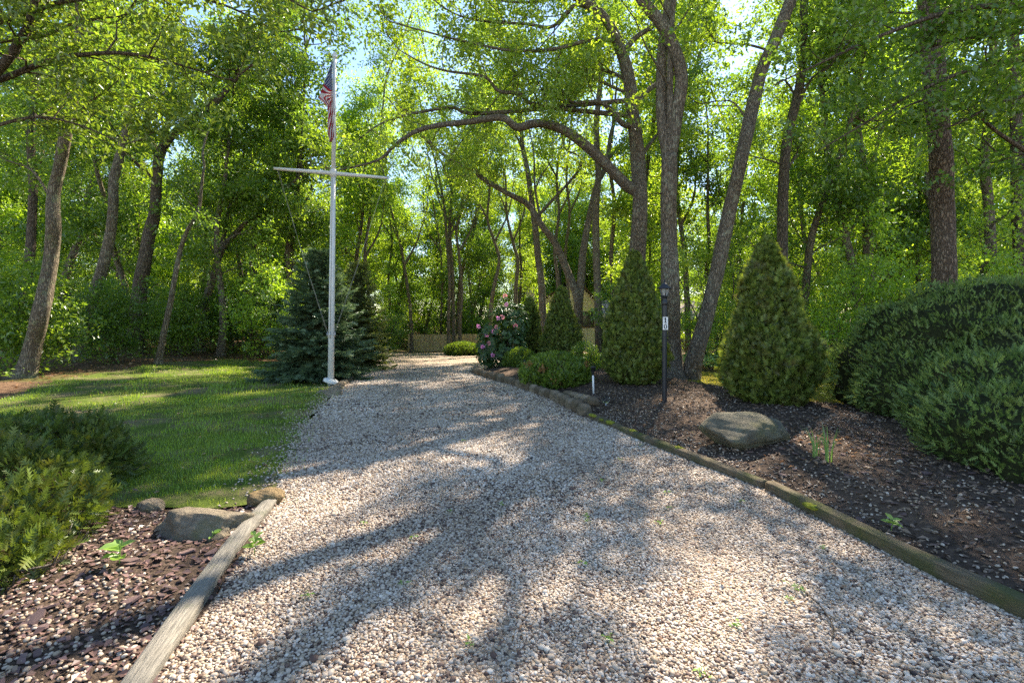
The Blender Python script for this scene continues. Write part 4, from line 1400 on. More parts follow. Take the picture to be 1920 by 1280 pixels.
for (x, y, v_) in ((6.0, 60, 1), (9.2, 62, 4), (3.0, 63, 2), (12.4, 60.5, 0), (7.4, 66, 4), (4.4, 71, 1), (10.8, 70, 2), (8.4, 74, 0), (13.5, 68, 3)):
    o = place(VARIANTS[v_], x, y, x * 3.3, 1.35, None, 'tree', GT['middle'])
    note(o, x, y, 'tall ' + LOOK_T[v_], (36, 58))
taken = []
cnt = 0
for tries in range(6000):
    y = 13 + 37 * rs.random() ** 1.25
    x = rs.uniform(-1.12, 1.12) * y
    if inside(HOUSE_ZONE, np.array(x), np.array(y)) or inside(DRIVE_ZONE, np.array(x), np.array(y)) or inside(LAWN, np.array(x), np.array(y)) or inside(MOSS_LAWN, np.array(x), np.array(y)):
        continue
    if (y < 17 and x > -13 and x < 9) or hides_house(x, y, 0.05):
        continue
    if not free(x, y, 1.9):
        continue
    taken.append((x, y))
    z_ = zone(x, y)
    v_ = int(rs.integers(3)) + (3 if (z_ == 'right' or rs.random() < 0.35) else 0)
    o = place(UNDER[v_], x, y, rs.uniform(0, 6.28), rs.uniform(0.75, 1.2), None, 'sapling' if v_ > 2 else 'shrub', GU[z_])
    note(o, x, y, LOOK_U[v_], (24, 38))
    cnt += 1
    if cnt >= 150:
        break
cnt = 0
for tries in range(4000):
    y = rs.uniform(41.5, 74)
    x = rs.uniform(-0.55, 0.62) * y
    if inside(HOUSE_ZONE, np.array(x), np.array(y)) or not free(x, y, 2.4):
        continue
    taken.append((x, y))
    v_ = int(rs.integers(6))
    o = place(UNDER[v_], x, y, rs.uniform(0, 6.28), rs.uniform(1.1, 1.6), None, 'sapling' if v_ > 2 else 'shrub', GU[zone(x, y)])
    note(o, x, y, LOOK_U[v_], (24, 38))
    cnt += 1
    if cnt >= 90:
        break
name_them()

# ------------------------------------------------------------------ house and fence behind the trees
HY = 45.0
house = empty('tan_house', (5.0, HY, -1.35), 0, 'tan sided house with a gable, mostly hidden behind trees', 'house')
GX0, GXP, GX1, GE0, GP, GE1, GB = 1.4, 6.1, 7.74, 2.60, 4.92, 3.24, -1.45
off = np.array([5.0, HY, -1.35])
wb = MB()
z = GB
while z < GP - 0.12:
    zt = z + 0.2
    xl = GX0 if zt <= GE0 else GX0 + (zt - GE0) / (GP - GE0) * (GXP - GX0)
    xr = GX1 if zt <= GE1 else GX1 - (zt - GE1) / (GP - GE1) * (GX1 - GXP)
    if xr - xl > 0.1:
        v, f = box((xl + xr) / 2, HY, z + 0.1, xr - xl, 0.05, 0.2)
        v[[0, 1, 4, 5], 1] -= np.array([0.03, 0.03, 0, 0])
        wb.add(v - off, f)
    z = zt
for xw in (GX0, GX1):
    wb.add(box(xw, HY + 4.5, (GB + 2.6) / 2, 0.15, 8.9, 2.6 - GB)[0] - off, box(0, 0, 0, 1, 1, 1)[1])
wb.build('wall', M['siding'], house, smooth=False)
for (xa, za, xb, zb) in ((GX0 - 0.45, GE0 - 0.21, GXP, GP + 0.02), (GX1 + 0.4, GE1 - 0.41, GXP, GP + 0.02)):
    n_ = nrm(np.array([-(zb - za), 0, xb - xa])) * (0.10 if xb > xa else -0.10)
    a0, b0 = np.array([xa, HY - 0.35, za]), np.array([xb, HY - 0.35, zb])
    dep = np.array([0, 9.6, 0])
    v = np.array([a0, b0, b0 + dep, a0 + dep, a0 + n_, b0 + n_, b0 + n_ + dep, a0 + n_ + dep]) - off
    rf = MB().add(v, box(0, 0, 0, 1, 1, 1)[1]).build('roof', M['roof'], house, smooth=False)
    v = np.array([a0, b0, b0 + dep * 0.004, a0 + dep * 0.004, a0 + n_ * 1.5, b0 + n_ * 1.5, b0 + n_ * 1.5 + dep * 0.004, a0 + n_ * 1.5 + dep * 0.004]) - off - np.array([0, 0.045, 0.05])
    MB().add(v, box(0, 0, 0, 1, 1, 1)[1]).build('barge_board', M['brown_trim'], rf, smooth=False)
win = MB()
wx0, wx1, wz0, wz1 = 6.55, 7.54, 0.76, 2.05
for (a, b, c_, d_) in ((wx0 - .1, wx1 + .1, wz1, wz1 + .1), (wx0 - .1, wx1 + .1, wz0 - .1, wz0), (wx0 - .1, wx0, wz0, wz1), (wx1, wx1 + .1, wz0, wz1)):
    v, f = box((a + b) / 2, HY - 0.09, (c_ + d_) / 2, b - a, 0.08, d_ - c_)
    win.add(v - off, f)
wo = win.build('window', M['brown_trim'], house, smooth=False)
v, f = box((wx0 + wx1) / 2, HY - 0.07, (wz0 + wz1) / 2, wx1 - wx0, 0.02, wz1 - wz0)
MB().add(v - off, f).build('pane', M['glass_dark'], wo, smooth=False)
v, f = box((wx0 + wx1) / 2, HY - 0.10, (wz0 + wz1) / 2, 0.05, 0.04, wz1 - wz0)
MB().add(v - off, f).build('mullion', M['brown_trim'], wo, smooth=False)
v, f = box(1.78, HY + 1.2, 1.5, 0.82, 0.8, 5.9)
ch = MB().add(v - off, f).build('chimney', M['pale_trim'], house, smooth=False)
v, f = box(1.78, HY + 1.2, 4.50, 0.92, 0.9, 0.10)
MB().add(v - off, f).build('cap', M['brown_trim'], ch, smooth=False)
# low wing to the right
v, f = box(13.9, HY + 2.0, 0.0, 12.2, 0.12, 2.9)
MB().add(v - off, f).build('wing_wall', M['siding'], house, smooth=False)
a0, b0 = np.array([7.9, HY + 1.5, 1.35]), np.array([20.2, HY + 1.5, 1.35])
v = np.array([a0, b0, b0 + (0, 5, 2.0), a0 + (0, 5, 2.0), a0 + (0, 0, .12), b0 + (0, 0, .12), b0 + (0, 5, 2.12), a0 + (0, 5, 2.12)]) - off
MB().add(v, box(0, 0, 0, 1, 1, 1)[1]).build('wing_roof', M['wing_roof'], house, smooth=False)
v, f = box(8.8, HY + 1.9, 0.55, 0.38, 0.1, 2.9)
MB().add(v - off, f).build('corner_board', M['pale_trim'], house, smooth=False)
for wx in (11.2, 14.6, 17.6):
    v, f = box(wx, HY + 1.91, 0.55, 1.2, 0.06, 1.0)
    w_ = MB().add(v - off, f).build('window', M['brown_trim'], house, smooth=False)
    v, f = box(wx, HY + 1.87, 0.55, 1.02, 0.03, 0.84)
    MB().add(v - off, f).build('pane', M['glass_dark'], w_, smooth=False)

fx0, fx1, fy = -8.6, -2.4, 40.0
fz = float(gz(-5, fy))
fence = empty('stockade_fence', ((fx0 + fx1) / 2, fy, fz), 0, 'tan vertical board fence at the end of the driveway', 'fence')
fo = np.array([(fx0 + fx1) / 2, fy, fz])
bw = 0.112
bv, bf = box(0, 0, 0.70, bw * 0.985, 0.022, 1.4)
bv = np.vstack([bv, [[-bw * .24, -0.011, 1.44], [bw * .24, -0.011, 1.44], [bw * .24, 0.011, 1.44], [-bw * .24, 0.011, 1.44]]])
bme = MB().add(bv, [bf, np.array([[4, 5, 9, 8], [5, 6, 10, 9], [6, 7, 11, 10], [7, 4, 8, 11], [8, 9, 10, 11]])]).mesh('board', False)
bme.materials.append(M['fence'])
rf_ = np.random.default_rng(5)
for k in range(int((fx1 - fx0) / bw)):
    o = bpy.data.objects.new('board', bme)
    col.objects.link(o)
    o.parent = fence
    xk = fx0 + (k + 0.5) * bw
    yk = 0.0 if xk < -4.3 else (xk + 4.3) * 0.55
    o.location = (xk - fo[0], yk + rf_.normal(0, .004), rf_.normal(-0.02, 0.012))
    o.rotation_euler = (0, rf_.normal(0, .008), 0 if xk < -4.3 else 0.5)
for zz_ in (0.3, 1.1):
    v, f = box((fx0 - 4.3) / 2 - fo[0], 0.06, zz_, -4.3 - fx0, 0.05, 0.09)
    MB().add(v, f).build('rail', M['fence'], fence, smooth=False)
for xk in (fx0 + 0.05, (fx0 - 4.3) / 2, -4.35):
    v, f = box(xk - fo[0], 0.13, 0.68, 0.1, 0.1, 1.5)
    MB().add(v, f).build('post', M['fence'], fence, smooth=False)

# ------------------------------------------------------------------ evergreens and shrubs
def profile_shrub(name, label, group, x, y, h, prof, n, fsize, mat, core, seed, zbase=None, pairs=4, width=0.5, up=0.9, lump=0.09, cat='shrub', depth=0.24, shear=0.0, trunk=True):
    """dense clipped evergreen: outline given as (height share, radius in metres)"""
    rng = np.random.default_rng(seed)
    zb = float(bed_z(x, y) if zbase is None else zbase)
    root = empty(name, (x, y, zb), 0, label, cat, group)
    hs, rsd = np.array([p[0] for p in prof]), np.array([p[1] for p in prof])
    u = rng.random(n * 3) * h
    th = rng.uniform(0, 2 * pi, n * 3)
    R = np.interp(u / h, hs, rsd)
    keep = rng.random(n * 3) < R / rsd.max() + 0.05
    u, th, R = u[keep][:n], th[keep][:n], R[keep][:n]
    ph = rng.uniform(0, 6.28, 4)

    def lumpf(th, u):
        return 1 + lump * (np.sin(3 * th + ph[0] + u * 3.1) + np.sin(5 * th + ph[1] - u * 4.7) + np.sin(2 * th + ph[2] + u * 7.3)) / 1.6
    fine_ = 1 + 0.05 * np.sin(11 * th + u * 9 + ph[3]) * np.sin(u * 21 - 7 * th) + 0.04 * np.sin(17 * th - u * 13)
    rr = R * lumpf(th, u) * fine_ - 0.13 * np.minimum(1, R / 0.4) * rng.random(len(u)) ** 1.3
    nrmv = np.stack([np.cos(th), np.sin(th), np.zeros(len(th))], 1)
    pos = np.stack([rr * np.cos(th) + shear * u, rr * np.sin(th), u], 1)
    slope = np.gradient(rsd, hs * h)
    sl = np.interp(u / h, hs, slope)
    outw = nrm(nrmv + np.stack([0 * sl, 0 * sl, -sl], 1) * 0.9)
    ax = outw * 0.40 + np.array([0, 0, up]) + rng.normal(0, 0.50, (len(u), 3))
    nn = np.stack([-np.sin(th), np.cos(th), np.zeros(len(th))], 1) * rng.choice([-1, 1], len(th))[:, None] * 0.5 + outw * 0.8 + rng.normal(0, 0.55, (len(u), 3))
    v, f = frond_faces(pos, ax, nn, fsize * rng.uniform(0.6, 1.25, len(u)), width, pairs, 0.1)
    MB().add(v, f).build('foliage', M[mat], root, kind='stuff', smooth=False)
    zz = np.linspace(0.02, 0.97, 20)
    a = np.linspace(0, 2 * pi, 26, endpoint=False)
    Rr = np.interp(zz, hs, rsd)[:, None] * lumpf(a[None], (zz * h)[:, None]) * 0.97 - 0.11 * np.minimum(1, np.interp(zz, hs, rsd) / 0.4)[:, None]
    V = np.stack([Rr * np.cos(a) + shear * (zz * h)[:, None], Rr * np.sin(a), (zz * h)[:, None] * np.ones((1, 26))], -1).reshape(-1, 3)
    i = np.arange(19)[:, None] * 26
    j = np.arange(26)[None]
    F = np.stack([i + j, i + (j + 1) % 26, i + 26 + (j + 1) % 26, i + 26 + j], -1).reshape(-1, 4)
    V = np.vstack([V, [[shear * h * 0.97, 0, h * 0.975]]])
    jj = np.arange(26)
    F2 = np.stack([19 * 26 + jj, 19 * 26 + (jj + 1) % 26, np.full(26, len(V) - 1)], 1)
    MB().add(V, [F, F2]).build('blocking_core', M[core], root)  # solid core added behind the fronds to block light
    if trunk:
        MB().add(*tube(np.array([[0, 0, -0.1], [0.01, 0, 0.12], [0, 0.01, 0.35]]), [0.06, 0.05, 0.05], 8)).build('trunk', M['bark_dark'], root)
    return root


G_A = 'clipped arborvitae in the mulch bed'
ax_, ay_ = gpix(1446, 752, bed_z)
profile_shrub('arborvitae', 'tall dark arborvitae with a waisted top beside the juniper', G_A, ax_, ay_, 2.78,
              [(0, 0.48), (0.06, 0.66), (0.2, 0.77), (0.36, 0.74), (0.45, 0.60), (0.53, 0.47), (0.66, 0.44), (0.76, 0.37), (0.86, 0.26), (0.94, 0.14), (1, 0.03)], 13000, 0.098, 'arbor', 'core_dark', 401, lump=0.07, shear=-0.03)
ax_, ay_ = gpix(1190, 718, bed_z)
profile_shrub('arborvitae', 'broad conical arborvitae just left of the lamp post', G_A, ax_, ay_, 2.85,
              [(0, 0.42), (0.06, 0.58), (0.18, 0.68), (0.35, 0.65), (0.5, 0.56), (0.65, 0.44), (0.8, 0.29), (0.92, 0.18), (1, 0.04)], 12000, 0.095, 'arbor', 'core_dark', 402, lump=0.06)
profile_shrub('arborvitae', 'conical arborvitae behind the rust flecked round shrub', G_A, (1052 - 960) / F_PX * 17.5, 17.5, 2.9,
              [(0, 0.62), (0.12, 0.78), (0.35, 0.72), (0.6, 0.50), (0.8, 0.30), (0.94, 0.15), (1, 0.05)], 6500, 0.11, 'arbor', 'core_dark', 403, zbase=float(gz(1.8, 17.5)) + 0.08)
profile_shrub('arborvitae', 'narrow arborvitae next to the pink rhododendron', G_A, (993 - 960) / F_PX * 19.0, 19.0, 2.62,
              [(0, 0.45), (0.12, 0.52), (0.4, 0.48), (0.65, 0.38), (0.85, 0.24), (0.95, 0.13), (1, 0.05)], 4500, 0.11, 'arbor', 'core_dark', 404, zbase=float(gz(0.7, 19)) + 0.08)

DOME = [(0, 0.72), (0.10, 0.90), (0.35, 1.0), (0.6, 0.92), (0.8, 0.72), (0.93, 0.42), (1, 0.08)]


def dome(r):
    return [(a, b * r) for a, b in DOME]


G_S = 'low rounded shrubs along the block edging'
sx, sy = gpix(1045, 727, bed_z)
round_shrub = profile_shrub('round_yew', 'low round yew with rust brown patches beside the block edging', G_S, sx, sy + 0.3, 0.72, dome(0.76), 8000, 0.075, 'yew', 'core_brown', 411, pairs=3, width=0.35, up=0.7, lump=0.08, depth=0.2)
rr_ = np.random.default_rng(9)
for (dx_, dz_) in ((-0.34, 0.42), (-0.62, 0.50), (0.62, 0.48), (-0.05, 0.2)):
    n = 34
    base_ = np.array([dx_, -math.sqrt(max(0.05, 0.72 ** 2 - dx_ ** 2)) * 0.98, dz_])
    v, f = frond_faces(base_ + rr_.normal(0, 0.04, (n, 3)), rr_.normal(0, 0.6, (n, 3)) + np.array([0, -0.6, 0.5]), rr_.normal(0, 1, (n, 3)), np.full(n, 0.06), 0.35, 3)
    MB().add(v, f).build('dead_patch', M['rust'], round_shrub, smooth=False)
sx, sy = gpix(975, 697)
profile_shrub('round_yew', 'smaller round yew in front of the narrow arborvitae', G_S, sx, sy + 0.2, 0.72, dome(0.56), 4200, 0.07, 'yew', 'core_dark', 412, zbase=float(gz(sx, sy)) + 0.06, pairs=3, width=0.35, up=0.7, lump=0.09, depth=0.2)
profile_shrub('spreading_yew', 'low spreading shrub below the three slim trunks by the fence', G_S, (868 - 960) / F_PX * 31, 31.0, 0.85, dome(1.15), 4500, 0.13, 'yew', 'core_brown', 413, zbase=float(gz(-3, 31)) - 0.02, pairs=3, width=0.4, up=0.5, lump=0.1, depth=0.25, trunk=False)


def mound(name, label, group, lumps, n, fsize, mat, core, seed, base, pairs=5, width=0.42, up=0.35, cat='shrub', core_s=0.12, dep=0.14, rough=0.06, twig_mat='twig', ntwig=0):
    """spreading evergreen made of several domes: (x, y, z, rx, ry, rz) in world metres"""
    rng = np.random.default_rng(seed)
    root = empty(name, base, 0, label, cat, group)
    L = np.array(lumps, float)
    area = L[:, 3] * L[:, 4] + L[:, 3] * L[:, 5]
    pos, out = [], []
    cm = MB()
    sv, sf = ico(3)
    ph = rng.uniform(0, 6.28, 6)

    def bump(p):
        return 1 + rough * (np.sin(p[:, 0] * 5.3 + ph[0] + 2 * np.sin(p[:, 2] * 3)) + np.sin(p[:, 1] * 6.1 + ph[1]) + np.sin(p[:, 2] * 8.3 + ph[2] + p[:, 0] * 3) + 0.7 * np.sin(p[:, 0] * 11 + p[:, 1] * 9 + ph[3]) + 0.8 * np.sin(p[:, 0] * 17 - p[:, 2] * 15 + ph[4]) * np.sin(p[:, 1] * 16 + p[:, 2] * 13 + ph[5]))
    for k, (cx, cy_, cz, rx, ry, rz) in enumerate(L):
        m_ = int(n * area[k] / area.sum())
        d = nrm(rng.normal(size=(m_ * 2, 3)))
        d = d[d[:, 2] > -0.55][:m_]
        q = d * np.array([rx, ry, rz]) + np.array([cx, cy_, cz])
        sc = bump(q) - dep / min(rx, ry, rz) * rng.random(len(q)) ** 1.4
        q = (q - np.array([cx, cy_, cz])) * sc[:, None] + np.array([cx, cy_, cz])
        ok = (q[:, 2] > base[2] + 0.02) & ((d[:, 0] * cx + d[:, 1] * cy_) / math.hypot(cx, cy_) < 0.55)
        for k2, (ax, ay, az, bx2, by2, bz2) in enumerate(L):
            if k2 != k:
                ok &= (((q - np.array([ax, ay, az])) / (np.array([bx2, by2, bz2]) * 0.9)) ** 2).sum(1) > 1
        pos.append(q[ok])
        out.append(nrm(d / np.array([rx, ry, rz]))[ok])
        cv = sv * np.array([rx, ry, rz]) + np.array([cx, cy_, cz])
        cv = (cv - np.array([cx, cy_, cz])) * (bump(cv) - core_s / min(rx, ry, rz))[:, None] + np.array([cx, cy_, cz])
        cv[:, 2] = np.maximum(cv[:, 2], base[2] - 0.05)
        cm.add(cv - np.array(base), sf)
    pos, out = np.concatenate(pos), np.concatenate(out)
    m_ = len(pos)
    ax = out * 0.75 + np.array([0, 0, up]) + rng.normal(0, 0.45, (m_, 3))
    nn = np.array([0, 0, 0.4]) + out * 0.3 + rng.normal(0, 0.9, (m_, 3))
    v, f = frond_faces(pos - np.array(base), ax, nn, fsize * np.clip(rng.lognormal(-0.08, 0.35, m_), 0.45, 2.1), width, pairs, 0.15)
    MB().add(v, f).build('foliage', M[mat], root, kind='stuff', smooth=False)
    cm.build('blocking_core', M[core], root)  # added solid domes under the sprigs, light cannot pass
    if ntwig:
        tw = MB()
        for _ in range(ntwig):
            k = int(rng.integers(len(L)))
            cx, cy_, cz, rx, ry, rz = L[k]
            a = rng.uniform(0, 2 * pi)
            p0 = np.array([cx, cy_, base[2] + 0.05])
            p1 = np.array([cx + cos(a) * rx * 1.0, cy_ + sin(a) * ry * 1.0, base[2] + rng.uniform(0.05, 0.45) * rz])
            q = smooth_line([p0, (p0 + p1) / 2 + rng.normal(0, .08, 3), p1, p1 + (p1 - p0) * 0.05 + np.array([0, 0, 0.06])], 8) - np.array(base)
            tw.add(*tube(q, np.linspace(0.012, 0.004, 8), 5))
        tw.build('branch', M[twig_mat], root)
    return root


mound('juniper', 'huge rounded blue green juniper mound at the right edge', None,
      [(7.9, 7.6, 0.55, 2.5, 2.1, 1.66), (6.35, 7.0, 0.45, 1.15, 1.15, 0.85), (6.9, 6.3, 0.55, 1.4, 1.3, 0.98),
       (5.95, 5.6, 0.4, 1.15, 1.15, 0.86), (5.20, 4.75, 0.30, 0.98, 0.9, 0.66), (4.95, 4.25, 0.22, 0.72, 0.62, 0.48), (6.2, 4.3, 0.35, 1.3, 0.9, 0.75)],
      60000, 0.072, 'juniper', 'core_dark', 421, (6.6, 6.2, float(bed_z(6.6, 6.2))), pairs=4, width=0.24, up=0.40, ntwig=60, dep=0.10, core_s=0.075, rough=0.03)
mound('false_cypress', 'bright feathery evergreen shrub in the lower left corner', None,
      [(-4.05, 3.70, 0.18, 0.80, 0.62, 0.46), (-3.50, 3.35, 0.15, 0.50, 0.48, 0.34), (-4.6, 4.5, 0.2, 1.0, 0.75, 0.48), (-3.20, 2.95, 0.08, 0.42, 0.38, 0.27)],
      19000, 0.068, 'cypress', 'core_brown', 423, (-3.9, 3.6, 0.02), pairs=4, width=0.36, up=0.3, core_s=0.15, dep=0.18, rough=0.07, ntwig=70)


def spruce(name, label, x, y, h, R, mat, seed, zb=None, nwh=24):
    rng = np.random.default_rng(seed)
    zb = float(gz(x, y)) if zb is None else zb
    root = empty(name, (x, y, zb), 0, label, 'spruce tree')
    MB().add(*tube(np.array([[0, 0, -0.1], [0.02, 0, h * 0.5], [0, 0, h * 0.99]]), [0.08, 0.05, 0.008], 8)).build('trunk', M['bark_dark'], root)
    wood = MB()
    P, A, N_, S = [], [], [], []
    for k in range(nwh):
        t = (k + 0.3 * rng.random()) / nwh
        z = 0.12 + (h - 0.2) * t ** 0.92
        Lr = R * (1 - t) ** 0.85 + 0.10
        nb = max(5, int(10 - 4 * t))
        a0 = rng.uniform(0, 6.28)
        for b in range(nb):
            a = a0 + 2 * pi * b / nb + rng.normal(0, .16)
            L = Lr * rng.uniform(0.78, 1.12)
            dirh = np.array([cos(a), sin(a), 0])
            rise = 0.35 * t + 0.02
            tt = np.linspace(0, 1, 7)
            q = np.array([0, 0, z]) + dirh * L * tt[:, None] + np.array([0, 0, 1]) * (L * ((rise + rng.normal(0, .07)) * tt - 0.30 * (1 - t) * tt ** 1.5 + 0.16 * tt ** 4))[:, None]
            wood.add(*tube(q, np.linspace(0.012, 0.003, 7), 4, cap=False))
            side = np.array([-sin(a), cos(a), 0])
            for s in np.linspace(0.22, 1.0, max(4, int(L / 0.11))):
                p, tan = along(q, s * 0.999)
                for sg in (-1, 1):
                    ln = 0.40 * L * (1.15 - s) + 0.07
                    bd = nrm(tan * 0.8 + side * sg * 0.9 + np.array([0, 0, -0.12]) + rng.normal(0, .1, 3))
                    for u in np.arange(0, ln, 0.06):
                        P.append(p + bd * u + rng.normal(0, .012, 3)); A.append(bd + rng.normal(0, .18, 3)); N_.append(np.array([0, 0, 1]) + rng.normal(0, .35, 3)); S.append(rng.uniform(0.13, 0.20))
                P.append(p); A.append(tan + rng.normal(0, .15, 3)); N_.append(np.array([0, 0, 1.]) + rng.normal(0, .3, 3)); S.append(0.14)
    P, A, N_, S = map(np.array, (P, A, N_, S))
    k = rng.permutation(len(P))[:26000]
    v, f = frond_faces(P[k], A[k], N_[k] + rng.normal(0, 0.25, (len(k), 3)), S[k], 0.36, 3, 0.05)
    cone = [(0.02, h * 0.93)] + [(0.42 * (R * (1 - q_) ** 0.85 + 0.06) * (1 + 0.12 * (k_ % 2)), 0.15 + (h - 0.3) * q_) for k_, q_ in enumerate(np.linspace(0.95, 0.0, 22))] + [(0.05, 0.1)]
    MB().add(*lathe(cone, 18)).build('blocking_core', M['core_dark'], root)  # dark cone added so the tree is not see-through
    wood.build('branch', M['bark_dark'], root)
    MB().add(v, f).build('needles', M[mat], root, kind='stuff', smooth=False)
    return root


spruce('blue_spruce', 'dark blue green spruce standing right behind the flagpole', (600 - 960) / F_PX * 13.0, 13.0, 3.55, 1.40, 'spruce', 431)
spruce('olive_conifer', 'olive green conifer behind the blue spruce', (672 - 960) / F_PX * 17.0, 17.0, 3.9, 1.15, 'olive_spruce', 433, nwh=20)

# rhododendron with pink flower trusses
rr_ = np.random.default_rng(441)
rx, ry = (938 - 960) / F_PX * 17.3, 17.3
rz0 = float(gz(rx, ry)) + 0.03
rh = empty('rhododendron', (rx, ry, rz0), 0, 'dark rhododendron with pink flowers at the bend of the driveway', 'shrub')
cl_ = [(0.05, 0, 1.2, 0.80, 0.9, 1.15), (0.5, 0.2, 1.65, 0.55, 0.6, 0.75), (-0.42, 0, 0.75, 0.45, 0.5, 0.7), (0.45, -0.2, 0.7, 0.55, 0.6, 0.7)]
P, A, N_ = [], [], []
for (a, b, c_, p, q, r) in cl_:
    d = nrm(rr_.normal(size=(190, 3)))
    ctr = d * np.array([p, q, r]) * rr_.uniform(0.72, 1.05, (190, 1)) + np.array([a, b, c_])
    for cc, dd in zip(ctr, d):
        m_ = 9
        an = np.linspace(0, 2 * pi, m_, endpoint=False) + rr_.uniform(0, 6)
        tgt = nrm(dd + np.array([0, 0, 0.5]))
        u_ = nrm(np.cross(tgt, [0.3, 0.2, 0.9]))
        w_ = np.cross(tgt, u_)
        P.append(np.repeat(cc[None], m_, 0)); A.append(np.cos(an)[:, None] * u_ + np.sin(an)[:, None] * w_ + tgt * rr_.uniform(-0.1, 0.5) + rr_.normal(0, .12, (m_, 3))); N_.append(np.repeat(tgt[None], m_, 0))
P, A, N_ = map(np.concatenate, (P, A, N_))
k = P[:, 2] > 0.05
v, f = leaf_faces(P[k], A[k], N_[k], rr_.uniform(0.10, 0.17, k.sum()), 0.36, -0.15)
MB().add(v, f).build('foliage', M['rhodo'], rh, kind='stuff', smooth=False)
st = MB()
for _ in range(14):
    a, b, c_, p, q, r = cl_[int(rr_.integers(4))]
    st.add(*tube(smooth_line([(rr_.normal(0, .08), rr_.normal(0, .08), -0.1), (a * .5, b * .5, c_ * .5), (a + rr_.normal(0, .3), b + rr_.normal(0, .3), c_ + rr_.normal(0, .3))], 8), np.linspace(0.03, 0.008, 8), 6))
st.build('stem', M['bark_dark'], rh)
for (px, py, mat) in ((950, 571, 'pink'), (934, 597, 'pink'), (942, 594, 'rose'), (931, 613, 'rose'), (925, 621, 'pink'), (897, 612, 'pink'), (947, 555, 'rose'), (917, 643, 'rose'), (924, 666, 'pink'), (912, 628, 'pink'), (966, 610, 'rose'), (905, 650, 'pink')):
    c_ = pix(px, py, 16.45 + 0.25 * abs(px - 938) / 40) - np.array([rx, ry, rz0])
    n = 26
    d = nrm(rr_.normal(size=(n, 3)) + np.array([0, -0.4, 0.3]))
    v, f = leaf_faces(c_ + d * 0.03, d + rr_.normal(0, .2, (n, 3)), rr_.normal(size=(n, 3)), np.full(n, 0.062), 0.8, 0.3, True)
    MB().add(v, f).build('flower', M[mat], rh, smooth=False)

# leafy deciduous bushes between the evergreens and the house
for (px, d, v_, s, lab) in ((1112, 14.6, 1, 0.33, 'leafy bush filling the gap left of the broad arborvitae'), (1142, 18.5, 1, 0.42, 'leafy bush below the brown trunk near the house wall'),
                            (1345, 17.5, 3, 0.50, 'bright leafy bush between the leaning trunk and waisted arborvitae'),
                            (715, 30.0, 0, 0.9, 'pale leafy bush at the far left edge of the driveway'), (735, 36.0, 1, 1.0, 'leafy bush just left of the fence'),
                            (575, 16.5, 0, 0.75, 'leafy bush left behind the blue spruce'), (640, 19, 1, 0.9, 'leafy bush between the two conifers')):
    place(UNDER[v_], (px - 960) / F_PX * d, d, d * 7.1, s, lab, 'shrub', None)

# pale ground cover and woodland seedlings
def plants_mass(name, label, cat, poly, n, h, ls, mat, seed, zf=gz):
    rng = np.random.default_rng(seed)
    p = np.asarray(poly, float)
    x = rng.uniform(p[:, 0].min(), p[:, 0].max(), n * 3)
    y = rng.uniform(p[:, 1].min(), p[:, 1].max(), n * 3)
    k = inside(p, x, y) & (vnoise(x, y, 1.3, seed) > -0.5)
    x, y = x[k][:n], y[k][:n]
    m_ = len(x)
    hh = h * rng.uniform(0.3, 1.0, m_) * (1 + 0.35 * vnoise(x, y, 1.5, seed + 1))
    pos = np.stack([x, y, zf(x, y) + hh], 1)
    a = rng.uniform(0, 6.28, m_)
    ax = np.stack([np.cos(a), np.sin(a), rng.normal(0, .3, m_)], 1)
    nn = rng.normal(0, .4, (m_, 3)) + np.array([0, 0, 1.])
    v, f = leaf_faces(pos, ax, nn, ls * rng.uniform(0.6, 1.3, m_), 0.55, 0.2)
    o = MB().add(v, f).build(name, M[mat], None, kind='stuff', smooth=False)
    return tag(o, label, cat)


plants_mass('ground_cover', 'pale leafy ground cover behind the mossy lawn', 'ground cover', [(3.8, 16), (6.3, 16.1), (8.1, 13.8), (12, 14.6), (14, 17), (10, 21), (5, 21)], 9000, 0.5, 0.12, 'hosta', 451)
plants_mass('woodland_seedlings', 'small green seedlings carpeting the edge of the left woods', 'seedlings', [(-10.4, 8.2), (-12.2, 12.2), (-13.2, 16), (-13, 20.5), (-9, 21.5), (-6.6, 18), (-9, 23), (-20, 26), (-22, 18), (-15, 10), (-12, 7)], 6000, 0.32, 0.10, 'oak', 453)

